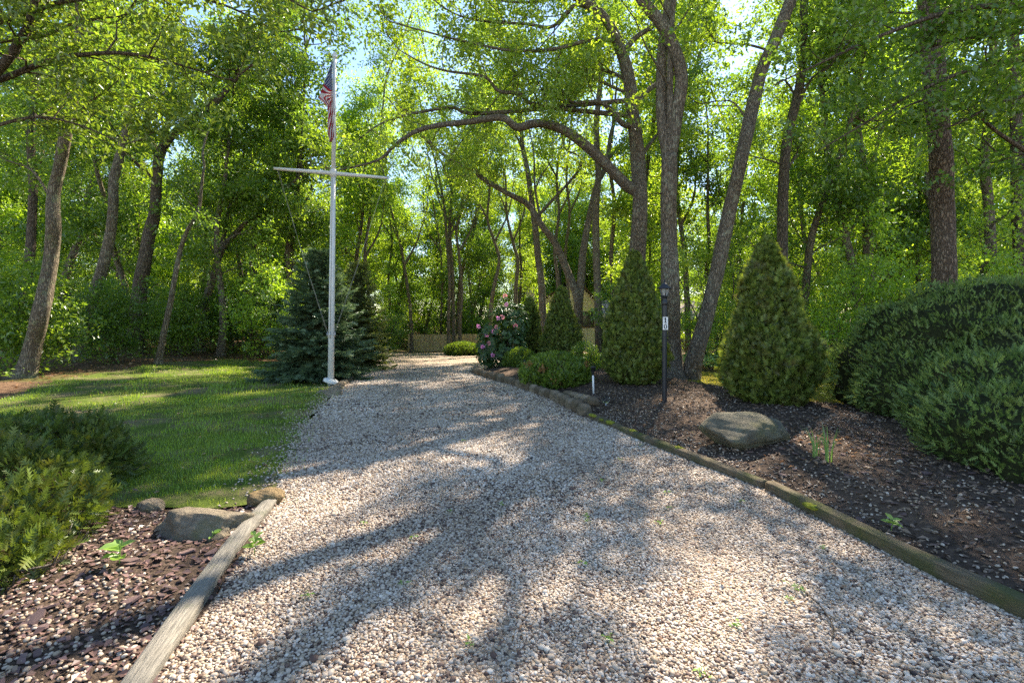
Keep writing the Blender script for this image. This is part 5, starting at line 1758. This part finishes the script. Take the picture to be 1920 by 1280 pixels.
# ------------------------------------------------------------------ timbers, edging, stones
def timber(name, label, a, b, w, h, z0, mat, seed, bend=0.0, nz=30):
    rng = np.random.default_rng(seed)
    a, b = np.array(a, float), np.array(b, float)
    L = np.linalg.norm(b - a)
    th = math.atan2(b[1] - a[1], b[0] - a[0]) - pi / 2
    root_loc = ((a + b) / 2).tolist()
    ss = np.linspace(-L / 2, L / 2, nz)
    k = 16
    an = np.linspace(0, 2 * pi, k, endpoint=False)
    ca, sa = np.cos(an), np.sin(an)
    cs = np.stack([np.sign(ca) * np.abs(ca) ** 0.55 * w / 2, np.sign(sa) * np.abs(sa) ** 0.55 * h / 2], 1)
    V = []
    ph = rng.uniform(0, 6.28, 8)
    for s in ss:
        j = 1 + 0.05 * np.sin(an * 5 + ph[0]) + 0.035 * np.sin(an * 9 + s * 0.8 + ph[1]) + 0.03 * np.sin(s * 6 + an * 2 + ph[2])
        c = cs * j[:, None]
        V.append(np.stack([c[:, 0] + bend * (1 - (2 * s / L) ** 2) + 0.008 * sin(s * 3.1 + ph[3]), np.full(k, s), c[:, 1] + h / 2 + 0.006 * sin(s * 2.3 + ph[4])], 1))
    V = np.array(V).reshape(-1, 3)
    i = np.arange(nz - 1)[:, None] * k
    j = np.arange(k)[None]
    F = np.stack([i + j, i + (j + 1) % k, i + k + (j + 1) % k, i + k + j], -1).reshape(-1, 4)
    n0 = len(V)
    V = np.vstack([V, V[:k].mean(0), V[-k:].mean(0)])
    jj = np.arange(k)
    F2 = np.stack([np.full(k, n0), (jj + 1) % k, jj], 1)
    F3 = np.stack([np.full(k, n0 + 1), n0 - k + jj, n0 - k + (jj + 1) % k], 1)
    o = MB().add(V, [F, F2, F3]).build(name, M[mat], None, (*root_loc, z0))
    o.rotation_euler = (0, 0, th)
    return tag(o, label, 'timber')


timber('landscape_timber', 'weathered grey timber edging the left side of the driveway', (-2.06, 4.12), (-1.42, 1.45), 0.118, 0.085, -0.01, 'timber_grey', 3, 0.05, 40)
t1 = timber('landscape_timber', 'mossy brown timber running from the block edging', (1.23, 7.72), (2.36, 4.50), 0.11, 0.10, -0.01, 'timber_moss', 5, 0.04, 40)
t2 = timber('landscape_timber', 'dark mossy timber in the lower right corner', (2.37, 4.44), (3.02, 1.35), 0.12, 0.115, -0.015, 'timber_moss', 6, 0.02, 40)
rr_ = np.random.default_rng(461)
mv, mf = ico(2)
for t_, n_ in ((t1, 9), (t2, 4)):
    for k in range(n_):
        s = rr_.uniform(0.025, 0.06)
        o = MB().add(mv * (1 + 0.2 * rr_.normal(size=(len(mv), 1)).clip(-1, 1)) * np.array([s, s * 1.7, s * 0.45]), mf).build('moss_clump', M['moss'], t_)
        o.location = (0.04 + rr_.normal(0, .02), -1.6 + 3.0 * rr_.random() ** 1.5 if t_ is t1 else rr_.uniform(-1.2, 1.2), 0.088)

ed = empty('block_edging', (0.3, 10.9, float(gz(0.3, 10.9))), 0, 'curved brown scalloped block edging along the right of the driveway', 'edging')
epts = smooth_line([(-1.10, 15.6), (-1.02, 14.9), (-0.30, 12.6), (0.29, 10.9), (0.74, 9.67), (1.05, 8.6), (1.24, 7.9)], 30)
ev, ef = ico(2)
em = np.sign(ev) * np.abs(ev) ** 0.75
em = em / np.abs(em).max()
rr_ = np.random.default_rng(463)
emesh = []
for q in range(5):
    j = 1 + 0.05 * rr_.normal(size=(len(em), 1)).clip(-1.5, 1.5)
    me = MB().add(em * j * np.array([0.130, 0.105, 0.125]), ef).mesh('block')
    me.materials.append(M['edging'])
    emesh.append(me)
for k, (a, b) in enumerate(epts):
    o = bpy.data.objects.new('block', emesh[k % 5])
    col.objects.link(o)
    o.parent = ed
    nx_ = epts[min(k + 1, len(epts) - 1)] - epts[max(k - 1, 0)]
    o.location = (a - 0.36, b - 10.9, float(gz(a, b)) - float(gz(0.3, 10.9)) + 0.085 + rr_.normal(0, .01))
    sc_ = rr_.uniform(0.9, 1.08)
    o.scale = (sc_ * 0.93, sc_, sc_ * rr_.uniform(0.85, 1.15))
    o.rotation_euler = (rr_.normal(0, .04), rr_.normal(0, .04), math.atan2(nx_[1], nx_[0]) + rr_.normal(0, .06))
for k in range(5):          # second course where the edging meets the timber
    a, b = epts[-1 - k] + np.array([0.06, 0.02])
    o = bpy.data.objects.new('block', emesh[(k + 2) % 5])
    col.objects.link(o)
    o.parent = ed
    o.location = (a - 0.3 + 0.03, b - 10.9 + 0.05, 0.22 - 0.014 * k)
    o.scale = (0.9, 0.9, 0.6)
    nx_ = epts[-1 - k] - epts[-2 - k]
    o.rotation_euler = (0, 0, math.atan2(nx_[1], nx_[0]) + rr_.normal(0, .08))
ed2 = empty('stone_edging', (-4.3, 13.0, float(gz(-4.3, 13))), 0, 'low brown stones edging the driveway below the blue spruce', 'edging')
for k, (a, b) in enumerate(smooth_line([(-3.62, 9.9), (-4.1, 12.1), (-4.6, 15), (-5.1, 18)], 22)):
    o = bpy.data.objects.new('stone', emesh[k % 5])
    col.objects.link(o)
    o.parent = ed2
    o.location = (a + 4.3 - 0.05, b - 13, float(gz(a, b)) - float(gz(-4.3, 13)) + 0.03)
    o.scale = (0.8, 1.0, 0.7)
    o.rotation_euler = (0, 0, 1.8 + rr_.normal(0, .15))


def rock(name, label, x, y, z, sx, sy, sz, rz, mat, seed, cuts=9, cat='rock'):
    rng = np.random.default_rng(seed)
    v, f = ico(4)
    v = v.copy()
    for _ in range(cuts):
        n = nrm(rng.normal(size=3) + np.array([0, 0, 0.2]))
        d = rng.uniform(0.62, 0.92)
        ex = (v @ n) - d
        v -= np.where(ex > 0, ex * 0.85, 0)[:, None] * n
    ph = rng.uniform(0, 6.28, 6)
    nz_ = 0.035 * (np.sin(v[:, 0] * 4 + ph[0] + v[:, 2] * 3) + np.sin(v[:, 1] * 5 + ph[1]) + np.sin(v[:, 2] * 6 + ph[2] + v[:, 0] * 5)) + 0.018 * (np.sin(v[:, 0] * 13 + v[:, 1] * 11 + ph[3]) * np.sin(v[:, 2] * 15 + ph[5]) + np.sin(v[:, 1] * 19 - v[:, 2] * 15 + ph[4])) + 0.008 * np.sin(v[:, 0] * 37 + 3 * np.sin(v[:, 1] * 21)) * np.sin(v[:, 2] * 41 + v[:, 1] * 29)
    v = v * (1 + nz_)[:, None] * np.array([sx, sy, sz])
    o = MB().add(v, f).build(name, M[mat], None, (x, y, z))
    o.rotation_euler = (0, 0, rz)
    return tag(o, label, cat)


x_, y_ = gpix(1398, 835, bed_z)
rock('boulder', 'large rounded grey boulder in the mulch bed', x_, y_ + 0.12, float(bed_z(x_, y_)) + 0.11, 0.47, 0.36, 0.25, 0.15, 'rock_grey', 7)
rock('small_boulder', 'small dark stone leaning on the right of the grey boulder', x_ + 0.44, y_ + 0.22, float(bed_z(x_, y_)) + 0.08, 0.19, 0.16, 0.19, 0.6, 'rock_grey', 9)
x_, y_ = gpix(362, 1010)
rock('boulder', 'flat brown grey boulder between the feathery shrub and timber', x_, y_ + 0.12, 0.035, 0.345, 0.23, 0.150, 0.2, 'rock_left', 15, 8)
x_, y_ = gpix(266, 966)
rock('field_stone', 'small pale stone behind the flat boulder', x_, y_ + 0.08, 0.03, 0.11, 0.09, 0.085, 0.4, 'rock_left', 16)
x_, y_ = gpix(492, 950)
rock('field_stone', 'tan rounded stone at the far end of the grey timber', x_, y_ + 0.06, 0.045, 0.155, 0.10, 0.085, 0.25, 'rock_tan', 17, 4)
x_, y_ = gpix(628, 742)
rock('field_stone', 'brown stone below the flagpole base', x_, y_, 0.05, 0.16, 0.14, 0.15, 0.5, 'rock_left', 18)
x_, y_ = gpix(604, 737)
rock('field_stone', 'flat stone left of the flagpole base', x_, y_, 0.02, 0.14, 0.1, 0.06, 0.1, 'rock_left', 19)
rng = np.random.default_rng(466)
x = rng.uniform(-4, 3, 9000)
y = rng.uniform(2, 13, 9000)
k = inside(DRIVE, x, y) & (rng.random(9000) < 0.25 + 0.5 * sstep(0.0, 0.6, vnoise(x, y, 1.1, 61)))
tag(flakes('oak_catkins', x[k], y[k], drive_z(x[k], y[k]), 0.015, 0.04, M['litter'], None, 0.016, 0.3, 0.4), 'brown oak catkins and leaf scraps strewn over the gravel', 'catkins')
# small fallen stick on the gravel
q = np.array([gpix(1500, 1112) + (0.03,), gpix(1540, 1150) + (0.035,), gpix(1562, 1185) + (0.03,), gpix(1560, 1210) + (0.03,)])
tag(MB().add(*tube(smooth_line(q, 16), 0.0035, 6)).build('fallen_twig', M['bark_dark']), 'dark bent twig lying on the gravel', 'twig')

# ------------------------------------------------------------------ flagpole and flag
FX, FY = -4.27, 11.4
FZ = float(gz(FX, FY))
fp = empty('flagpole', (FX, FY, FZ), 0, 'white nautical flagpole with a crossarm beside the driveway', 'flagpole')
TOPZ = CAM_H + (HOR - 108) / F_PX * FY
YZ = CAM_H + (HOR - 325) / F_PX * FY


def pole_x(z):
    return 0.012 * z


MB().add(*tube(np.array([[pole_x(z), 0, z - FZ] for z in (0.0, YZ * 0.5, YZ - 0.06)]), [0.072, 0.064, 0.056], 20)).build('lower_mast', M['white_paint'], fp)
MB().add(*tube(np.array([[pole_x(z), 0, z - FZ] for z in (YZ - 0.06, (YZ + TOPZ) / 2, TOPZ)]), [0.050, 0.044, 0.036], 18)).build('top_mast', M['white_paint'], fp)
MB().add(*lathe([(0, 0.10), (0.03, 0.095), (0.052, 0.06), (0.055, 0.03), (0.05, 0.0), (0.056, -0.01), (0.056, -0.03), (0.03, -0.04)], 16, (0, 0))).build('finial', M['white_paint'], fp).location = (pole_x(TOPZ), 0, TOPZ - FZ + 0.02)
collar = MB().add(*lathe([(0.07, 0.10), (0.10, 0.098), (0.165, 0.07), (0.182, 0.055), (0.185, 0.0), (0.17, -0.01), (0.07, -0.012)], 28)).build('base_collar', M['white_paint'], fp)
collar.location = (0.0, 0.0, 0.08)
collar.rotation_euler = (-0.10, 0.32, 0)
ya, yb = pix(513, 316, 11.02) - np.array([FX, FY, FZ]), pix(729, 334, 11.80) - np.array([FX, FY, FZ])
yard = MB().add(*tube(smooth_line([ya, (ya + yb) / 2, yb], 9), np.array([0.030, 0.036, 0.041, 0.045, 0.047, 0.045, 0.041, 0.036, 0.030]), 14)).build('crossarm', M['white_paint'], fp)
MB().add(*lathe([(0.05, -0.09), (0.075, -0.085), (0.08, 0.0), (0.075, 0.085), (0.05, 0.09)], 18)).build('bracket', M['white_paint'], fp).location = (pole_x(YZ), 0, YZ - FZ)
CZ = CAM_H + (HOR - 627) / F_PX * FY - FZ
for sg, yend in ((-1, ya), (1, yb)):
    for k in range(2):
        top_ = yend * (1 - 0.06 - 0.02 * k) + np.array([pole_x(YZ), 0, YZ - FZ]) * (0.06 + 0.02 * k) + np.array([0, 0, -0.04])
        end_ = np.array([pole_x(1.2) + sg * 0.075, -0.02, CZ + 0.05 - 0.06 * k])
        mid_ = (top_ + end_) / 2 + np.array([0, 0, -0.05 - 0.04 * k])
        MB().add(*tube(smooth_line([top_, mid_, end_], 12), 0.0024, 5)).build('halyard', M['rope'], fp)
    cl = MB()
    cl.add(*tube(np.array([[pole_x(1.2) + sg * 0.082, -0.02, CZ - 0.07], [pole_x(1.2) + sg * 0.095, -0.02, CZ], [pole_x(1.2) + sg * 0.082, -0.02, CZ + 0.07]]), 0.010, 6))
    cl.add(*box(pole_x(1.2) + sg * 0.07, -0.02, CZ, 0.05, 0.02, 0.03))
    cl.build('cleat', M['steel'], fp)
MB().add(*tube(np.array([[pole_x(2) - 0.01, -0.075, CZ], [pole_x(4.8) + 0.0, -0.066, YZ - FZ - 0.1]]), 0.005, 5)).build('halyard', M['rope'], fp)
cl = MB()
cl.add(*tube(np.array([[pole_x(1.2), -0.085, CZ - 0.08], [pole_x(1.2), -0.105, CZ], [pole_x(1.2), -0.085, CZ + 0.08]]), 0.011, 6))
cl.add(*box(pole_x(1.2), -0.08, CZ, 0.03, 0.05, 0.035))
cl.build('cleat', M['steel'], fp)

m = NT('flag_cloth')
uvn = m.n('ShaderNodeUVMap')
uvn.uv_map = 'cloth'
sp = m.n('ShaderNodeSeparateXYZ')
m.l(uvn.outputs[0], sp.inputs[0])
fr = m.n('ShaderNodeMath', operation='FRACT')
mu = m.n('ShaderNodeMath', operation='MULTIPLY')
mu.inputs[1].default_value = 4.2
m.l(sp.outputs[0], mu.inputs[0])
m.l(mu.outputs[0], fr.inputs[0])
st_ = m.n('ShaderNodeMath', operation='GREATER_THAN')
st_.inputs[1].default_value = 0.5
m.l(fr.outputs[0], st_.inputs[0])
stripes = m.mix(st_.outputs[0], (0.46, 0.05, 0.07), (0.76, 0.74, 0.72))
mp = m.n('ShaderNodeMapping')
mp.inputs['Scale'].default_value = (16, 16, 1)
m.l(uvn.outputs[0], mp.inputs[0])
vo = m.n('ShaderNodeTexVoronoi')
vo.inputs['Scale'].default_value = 1.0
vo.inputs['Randomness'].default_value = 0.0
m.l(mp.outputs[0], vo.inputs['Vector'])
star = m.n('ShaderNodeMath', operation='LESS_THAN')
star.inputs[1].default_value = 0.26
m.l(vo.outputs['Distance'], star.inputs[0])
canton = m.mix(star.outputs[0], (0.045, 0.065, 0.20), (0.76, 0.76, 0.76))
isc = m.n('ShaderNodeMath', operation='LESS_THAN')
isc.inputs[1].default_value = 0.0
m.l(sp.outputs[0], isc.inputs[0])
cc = m.mix(isc.outputs[0], stripes, canton)
dfn = m.n('ShaderNodeBsdfDiffuse')
trn = m.n('ShaderNodeBsdfTranslucent')
mxs = m.n('ShaderNodeMixShader')
mxs.inputs[0].default_value = 0.35
m.l(cc, dfn.inputs[0]); m.l(cc, trn.inputs[0])
m.l(dfn.outputs[0], mxs.inputs[1]); m.l(trn.outputs[0], mxs.inputs[2]); m.l(mxs.outputs[0], m.out.inputs[0])
M['flag'] = m.m

nr, nc = 60, 24
FT = TOPZ - 0.06
tt = np.linspace(0, 1, nr)
zz = -1.95 * tt
xl = np.interp(-zz, [0, 0.10, 0.45, 0.75, 0.92, 1.0, 1.12, 1.3, 1.7, 1.95], [-0.045, -0.06, -0.18, -0.28, -0.345, -0.27, -0.16, -0.15, -0.16, -0.10])
xr = np.interp(-zz, [0, 0.9, 1.1, 1.5, 1.8, 1.95], [-0.04, -0.035, 0.01, 0.03, 0.02, -0.04])
V, UV = [], []
for r in range(nr):
    for c_ in range(nc):
        s = c_ / (nc - 1)
        x = xl[r] * (1 - s) + xr[r] * s
        low_ = np.clip((-zz[r] - 0.75) / 0.3, 0, 1)
        yy = -0.05 + 0.05 * sin(s * 5.5 + zz[r] * 2.2) * (0.3 + 0.7 * tt[r]) + low_ * 0.045 * sin(s * 15 + zz[r] * 4)
        V.append((x, yy, zz[r]))
        diag = -(zz[r] + 0.9 * x * 1.0) if zz[r] > -2 else 0
        q1 = (diag - 0.80) / 0.62
        q2 = 0.15 + s * 1.6 + 0.25 * sin(zz[r] * 2.5)
        UV.append(((1 - low_) * q1 + low_ * max(q2, 0.02), (x * 1.7 - zz[r]) * 0.8))
V, UV = np.array(V), np.array(UV)
i = np.arange(nr - 1)[:, None] * nc
j = np.arange(nc - 1)[None]
F = np.stack([i + j, i + j + 1, i + nc + j + 1, i + nc + j], -1).reshape(-1, 4)
flag = empty('flag', (FX + pole_x(FT), FY, FT), 0, 'limp stars and stripes flag hanging at the top of the flagpole', 'flag')
cloth = MB().add(V, F).build('cloth', M['flag'], flag)
uvl = cloth.data.uv_layers.new(name='cloth')
li = np.zeros(len(cloth.data.loops), np.int32)
cloth.data.loops.foreach_get('vertex_index', li)
uvl.data.foreach_set('uv', UV[li].astype(np.float32).ravel())
sd = cloth.modifiers.new('thickness', 'SOLIDIFY')
sd.thickness = 0.003
MB().add(*tube(np.array([[-0.045, -0.03, -0.01], [-0.042, -0.03, -0.9]]), 0.006, 6)).build('hoist_band', M['white_paint'], flag)

# ------------------------------------------------------------------ lamp post with house number
LX, LY = (1246 - 960) / F_PX * 8.2, 8.2
LZ = float(bed_z(LX, LY))
lp = empty('lamp_post', (LX, LY, LZ), 0, 'black lantern post with house number 10 in the mulch bed', 'lamp post')


def zz_of(py):
    return CAM_H + (HOR - py) / F_PX * LY - LZ


a = np.linspace(0, 2 * pi, 32, endpoint=False)
fl = 0.040 * (1 + 0.06 * np.cos(a * 8))
lev = np.linspace(-0.15, zz_of(568), 10)
V = np.stack([fl[None] * np.cos(a) * np.ones((10, 1)), fl[None] * np.sin(a) * np.ones((10, 1)), lev[:, None] * np.ones((1, 32))], -1).reshape(-1, 3)
i = np.arange(9)[:, None] * 32
j = np.arange(32)[None]
MB().add(V, np.stack([i + j, i + (j + 1) % 32, i + 32 + (j + 1) % 32, i + 32 + j], -1).reshape(-1, 4)).build('post', M['black_metal'], lp)
z0, z1 = zz_of(570), zz_of(556)
MB().add(*lathe([(0.0, z0 - 0.02), (0.043, z0 - 0.02), (0.052, z0), (0.052, z0 + 0.04), (0.036, z0 + 0.07), (0.036, z1 - 0.02), (0.055, z1), (0.060, z1 + 0.012), (0, z1 + 0.012)], 24)).build('post_cap', M['black_metal'], lp)
gz0, gz1 = z1 + 0.012, zz_of(541)
lant = MB()
for k in range(6):
    an = k * pi / 3 + pi / 6
    lant.add(*tube(np.array([[0.052 * cos(an), 0.052 * sin(an), gz0], [0.085 * cos(an), 0.085 * sin(an), gz1]]), 0.0055, 6))
lant.add(*lathe([(0.088, gz1 - 0.008), (0.094, gz1 - 0.008), (0.094, gz1 + 0.004), (0.086, gz1 + 0.004)], 6))
cage = lant.build('lantern_frame', M['black_metal'], lp, smooth=False)
for k in range(6):
    a0, a1 = k * pi / 3 + pi / 6, (k + 1) * pi / 3 + pi / 6
    v = []
    for rr0, zz0 in ((0.049, gz0 + 0.004), (0.081, gz1 - 0.009)):
        for an in (a0, a1):
            v.append((rr0 * cos(an), rr0 * sin(an), zz0))
    v = np.array(v)
    v2 = v * np.array([0.96, 0.96, 1])
    MB().add(np.vstack([v, v2]), np.array([[0, 1, 3, 2], [4, 6, 7, 5], [0, 4, 5, 1], [2, 3, 7, 6], [0, 2, 6, 4], [1, 5, 7, 3]])).build('pane', M['lantern_glass'], cage, smooth=False)
ht = zz_of(526)
hood = MB().add(*lathe([(0.088, gz1 + 0.004), (0.112, gz1 - 0.004), (0.113, gz1 + 0.006), (0.075, gz1 + 0.045), (0.060, gz1 + 0.075), (0.035, gz1 + 0.09), (0.022, gz1 + 0.098), (0.018, gz1 + 0.112), (0.0, gz1 + 0.114)], 24)).build('hood', M['black_metal'], lp)
MB().add(*lathe([(0.008, gz1 + 0.112), (0.012, gz1 + 0.122), (0.016, gz1 + 0.132), (0.008, gz1 + 0.142), (0.0, gz1 + 0.156)], 12)).build('finial', M['black_metal'], hood)
pz0, pz1 = zz_of(618), zz_of(594)
pcz = (pz0 + pz1) / 2
v, f = box(0, -0.047, pcz, 0.086, 0.004, pz1 - pz0)
plate = MB().add(v, f).build('number_plate', M['plate_white'], lp, smooth=False)


def flat_prism(poly_out, poly_in=None, y0=-0.0492, y1=-0.0515):
    n = len(poly_out)
    po = np.asarray(poly_out, float)
    if poly_in is None:
        V = np.vstack([np.column_stack([po[:, 0], np.full(n, y1), po[:, 1]]), np.column_stack([po[:, 0], np.full(n, y0), po[:, 1]])])
        me = bpy.data.meshes.new('digit')
        fs = [list(range(n))] + [[k, k + n, (k + 1) % n + n, (k + 1) % n] for k in range(n)]
        me.from_pydata(V.tolist(), [], fs)
        return me
    pi_ = np.asarray(poly_in, float)
    V = np.vstack([np.column_stack([p[:, 0], np.full(n, yy), p[:, 1]]) for p in (po, pi_) for yy in (y1, y0)])
    fs = []
    for k in range(n):
        k2 = (k + 1) % n
        fs += [[k, k2, 2 * n + k2, 2 * n + k], [k, n + k, n + k2, k2], [2 * n + k, 2 * n + k2, 3 * n + k2, 3 * n + k]]
    me = bpy.data.meshes.new('digit')
    me.from_pydata(V.tolist(), [], fs)
    return me


hh_ = (pz1 - pz0) * 0.40
zc = pcz + (pz1 - pz0) * 0.24
one = [(-0.009, zc - hh_ / 2 + .012), (-0.009, zc + hh_ / 2 - .018), (-0.022, zc + hh_ / 2 - .024), (-0.022, zc + hh_ / 2 - .012), (-0.002, zc + hh_ / 2), (0.009, zc + hh_ / 2), (0.009, zc - hh_ / 2 + .012), (0.022, zc - hh_ / 2 + .012), (0.022, zc - hh_ / 2), (-0.022, zc - hh_ / 2), (-0.022, zc - hh_ / 2 + .012)]
zc = pcz - (pz1 - pz0) * 0.24
an = np.linspace(0, 2 * pi, 28, endpoint=False)
zo = np.column_stack([0.026 * np.cos(an), zc + hh_ / 2 * np.sin(an)])
zi = np.column_stack([0.0125 * np.cos(an), zc + (hh_ / 2 - 0.012) * np.sin(an)])
for me in (flat_prism(one), flat_prism(zo, zi)):
    me.materials.append(M['digit_black'])
    o = bpy.data.objects.new('digit', me)
    col.objects.link(o)
    o.parent = plate

# small solar lights in the bed
x_, y_ = gpix(1113, 738, bed_z)
zb = float(bed_z(x_, y_))
s1 = empty('path_light', (x_, y_, zb), 0, 'black headed path light on a white stake right of the round yew', 'path light', 'path lights in the mulch bed')
MB().add(*tube(np.array([[0, 0, -0.08], [-0.012, 0, 0.38]]), 0.018, 10)).build('stake', M['plate_white'], s1)
MB().add(*lathe([(0, 0.36), (0.022, 0.36), (0.032, 0.40), (0.040, 0.50), (0.056, 0.50), (0.056, 0.52), (0.03, 0.535), (0, 0.54)], 16, (-0.012, 0))).build('lamp_head', M['black_plastic'], s1)
x_, y_ = gpix(974, 705)
zb = float(gz(x_, y_)) + 0.08
s2 = empty('path_light', (x_ + 0.1, y_, zb), 0, 'tilted white stake light in front of the smaller round yew', 'path light', 'path lights in the mulch bed')
MB().add(*tube(np.array([[-0.03, -0.05, -0.08], [0.05, -0.05, 0.33]]), 0.016, 8)).build('stake', M['plate_white'], s2)
MB().add(*lathe([(0, 0.32), (0.03, 0.32), (0.045, 0.36), (0.03, 0.40), (0, 0.41)], 14, (0.05, -0.05))).build('lamp_head', M['black_plastic'], s2)
x_, y_ = gpix(1136, 760, bed_z)
zb = float(bed_z(x_, y_))
s3 = empty('globe_light', (x_, y_, zb), 0, 'clear glass globe light low in the mulch left of the lamp post', 'globe light')
gv, gf = ico(3)
MB().add(gv * 0.062 + np.array([0, 0, 0.10]), gf).build('globe', M['clear_glass'], s3)
MB().add(*tube(np.array([[0, 0, -0.08], [0, 0, 0.04]]), 0.014, 8)).build('stake', M['steel'], s3)

# ------------------------------------------------------------------ small plants
def leafy_weed(name, label, x, y, z, leaves, size, mat, seed, h):
    rng = np.random.default_rng(seed)
    root = empty(name, (x, y, z), 0, label, 'weed')
    MB().add(*tube(smooth_line([(0, 0, -0.03), (0.01, 0, h * 0.5), (0.0, 0.01, h)], 8), 0.003, 5)).build('stem', M[mat], root)
    for k in range(leaves):
        an = rng.uniform(0, 6.28)
        p = np.array([[0.01, 0, h * (0.35 + 0.65 * k / leaves)]])
        ax = np.array([[cos(an), sin(an) - 0.35, rng.uniform(0.1, 0.5)]])
        v, f = leaf_faces(p, ax, np.array([[0, -0.35, 1.0]]), np.array([size * rng.uniform(0.8, 1.2)]), 0.62, 0.12, True)
        MB().add(v, f).build('leaf', M[mat], root, smooth=False)
    return root


x_, y_ = gpix(222, 1072)
leafy_weed('broadleaf_weed', 'bright broad leaved weed under the feathery shrub', x_, y_, 0.02, 7, 0.105, 'weed', 471, 0.17)
x_, y_ = gpix(470, 1042)
leafy_weed('broadleaf_weed', 'small vine sprouting beside the grey timber', x_ + 0.02, y_, 0.02, 8, 0.075, 'weed', 472, 0.13)
x_, y_ = gpix(396, 1015)
leafy_weed('broadleaf_weed', 'tiny seedling in front of the flat boulder', x_, y_, 0.02, 4, 0.055, 'weed', 473, 0.05)
x_, y_ = gpix(1655, 1012)
leafy_weed('broadleaf_weed', 'low weed growing against the right hand timber', x_ + 0.06, y_, 0.10, 7, 0.07, 'weed', 474, 0.05)
for (px, py, n, lab) in ((1530, 856, 9, 'left tuft of thin strap leaves right of the boulder'), (1554, 864, 13, 'denser right tuft of strap leaves right of the boulder')):
    x_, y_ = gpix(px, py, bed_z)
    zb = float(bed_z(x_, y_))
    rr_ = np.random.default_rng(px)
    root = empty('daffodil_clump', (x_, y_, zb), 0, lab, 'plant', 'strap leaved bulbs in the mulch bed')
    for k in range(n):
        a = rr_.uniform(0, 6.28)
        L = rr_.uniform(0.22, 0.38)
        ln = rr_.uniform(0.02, 0.10)
        q = np.array([[0.03 * cos(a), 0.03 * sin(a), -0.02], [0.04 * cos(a), 0.04 * sin(a), L * .5], [(0.05 + ln) * cos(a), (0.05 + ln) * sin(a), L]])
        q = smooth_line(q, 6)
        w = np.array([0.006, 0.007, 0.007, 0.006, 0.004, 0.001])
        s_ = np.array([-sin(a), cos(a), 0])
        V = np.vstack([q - s_ * w[:, None], q + s_ * w[:, None]])
        F = np.array([[i, i + 6, i + 7, i + 1] for i in range(5)])
        MB().add(V, F).build('leaf', M['iris'], root)
# golden shrublet and small sprouts
x_, y_ = gpix(676, 690)
rr_ = np.random.default_rng(481)
gs = empty('golden_shrub', (x_, y_, float(gz(x_, y_))), 0, 'small golden yellow shrub at the driveway edge by the spruce', 'shrub')
n = 420
p = rr_.normal(0, 1, (n, 3)) * np.array([0.13, 0.13, 0.16]) + np.array([0, 0, 0.28])
v, f = leaf_faces(p, rr_.normal(0, 1, (n, 3)), rr_.normal(0, 1, (n, 3)), np.full(n, 0.06), 0.5)
MB().add(v, f).build('foliage', M['yellow_leaf'], gs, kind='stuff', smooth=False)
MB().add(*tube(np.array([[0, 0, -0.05], [0, 0, 0.3]]), 0.01, 6)).build('stem', M['bark_dark'], gs)
# tiny green oak tassels on the gravel
rr_ = np.random.default_rng(491)
tas = []
for q in range(4):
    n = 9
    p = rr_.normal(0, 1, (n, 3)) * np.array([0.014, 0.014, 0.002]) + np.array([0, 0, 0.012])
    v, f = leaf_faces(p, rr_.normal(0, 1, (n, 3)) * np.array([1, 1, 0.2]), np.array([[0, 0, 1.]]) + rr_.normal(0, .3, (n, 3)), rr_.uniform(0.015, 0.035, n), 0.45)
    me = MB().add(v, f).mesh('leaf_cluster', False)
    me.materials.append(M['weed'])
    tas.append(me)
for k, (px, py) in enumerate([(1100, 985), (1235, 988), (1490, 1105), (1545, 1032), (1500, 1115), (1380, 1185), (752, 1105), (680, 985), (940, 952), (1130, 905), (1165, 865), (1252, 960), (1092, 1068), (1140, 1205), (885, 1215), (1185, 1290), (775, 1015), (870, 830), (1200, 838), (1475, 1130), (1100, 975), (575, 1125), (1390, 945), (845, 965), (1250, 930), (1320, 1275)]):
    if py > 1276:
        continue
    x_, y_ = gpix(px, py)
    o = bpy.data.objects.new('leaf_cluster', tas[k % 4])
    col.objects.link(o)
    o.location = (x_, y_, float(drive_z(x_, y_)) + 0.012)
    o.rotation_euler = (0, 0, rr_.uniform(0, 6.28))
    tag(o, 'tiny green leaf cluster dropped on the pebble driveway', 'leaf cluster', 'green leaf clusters on the gravel')
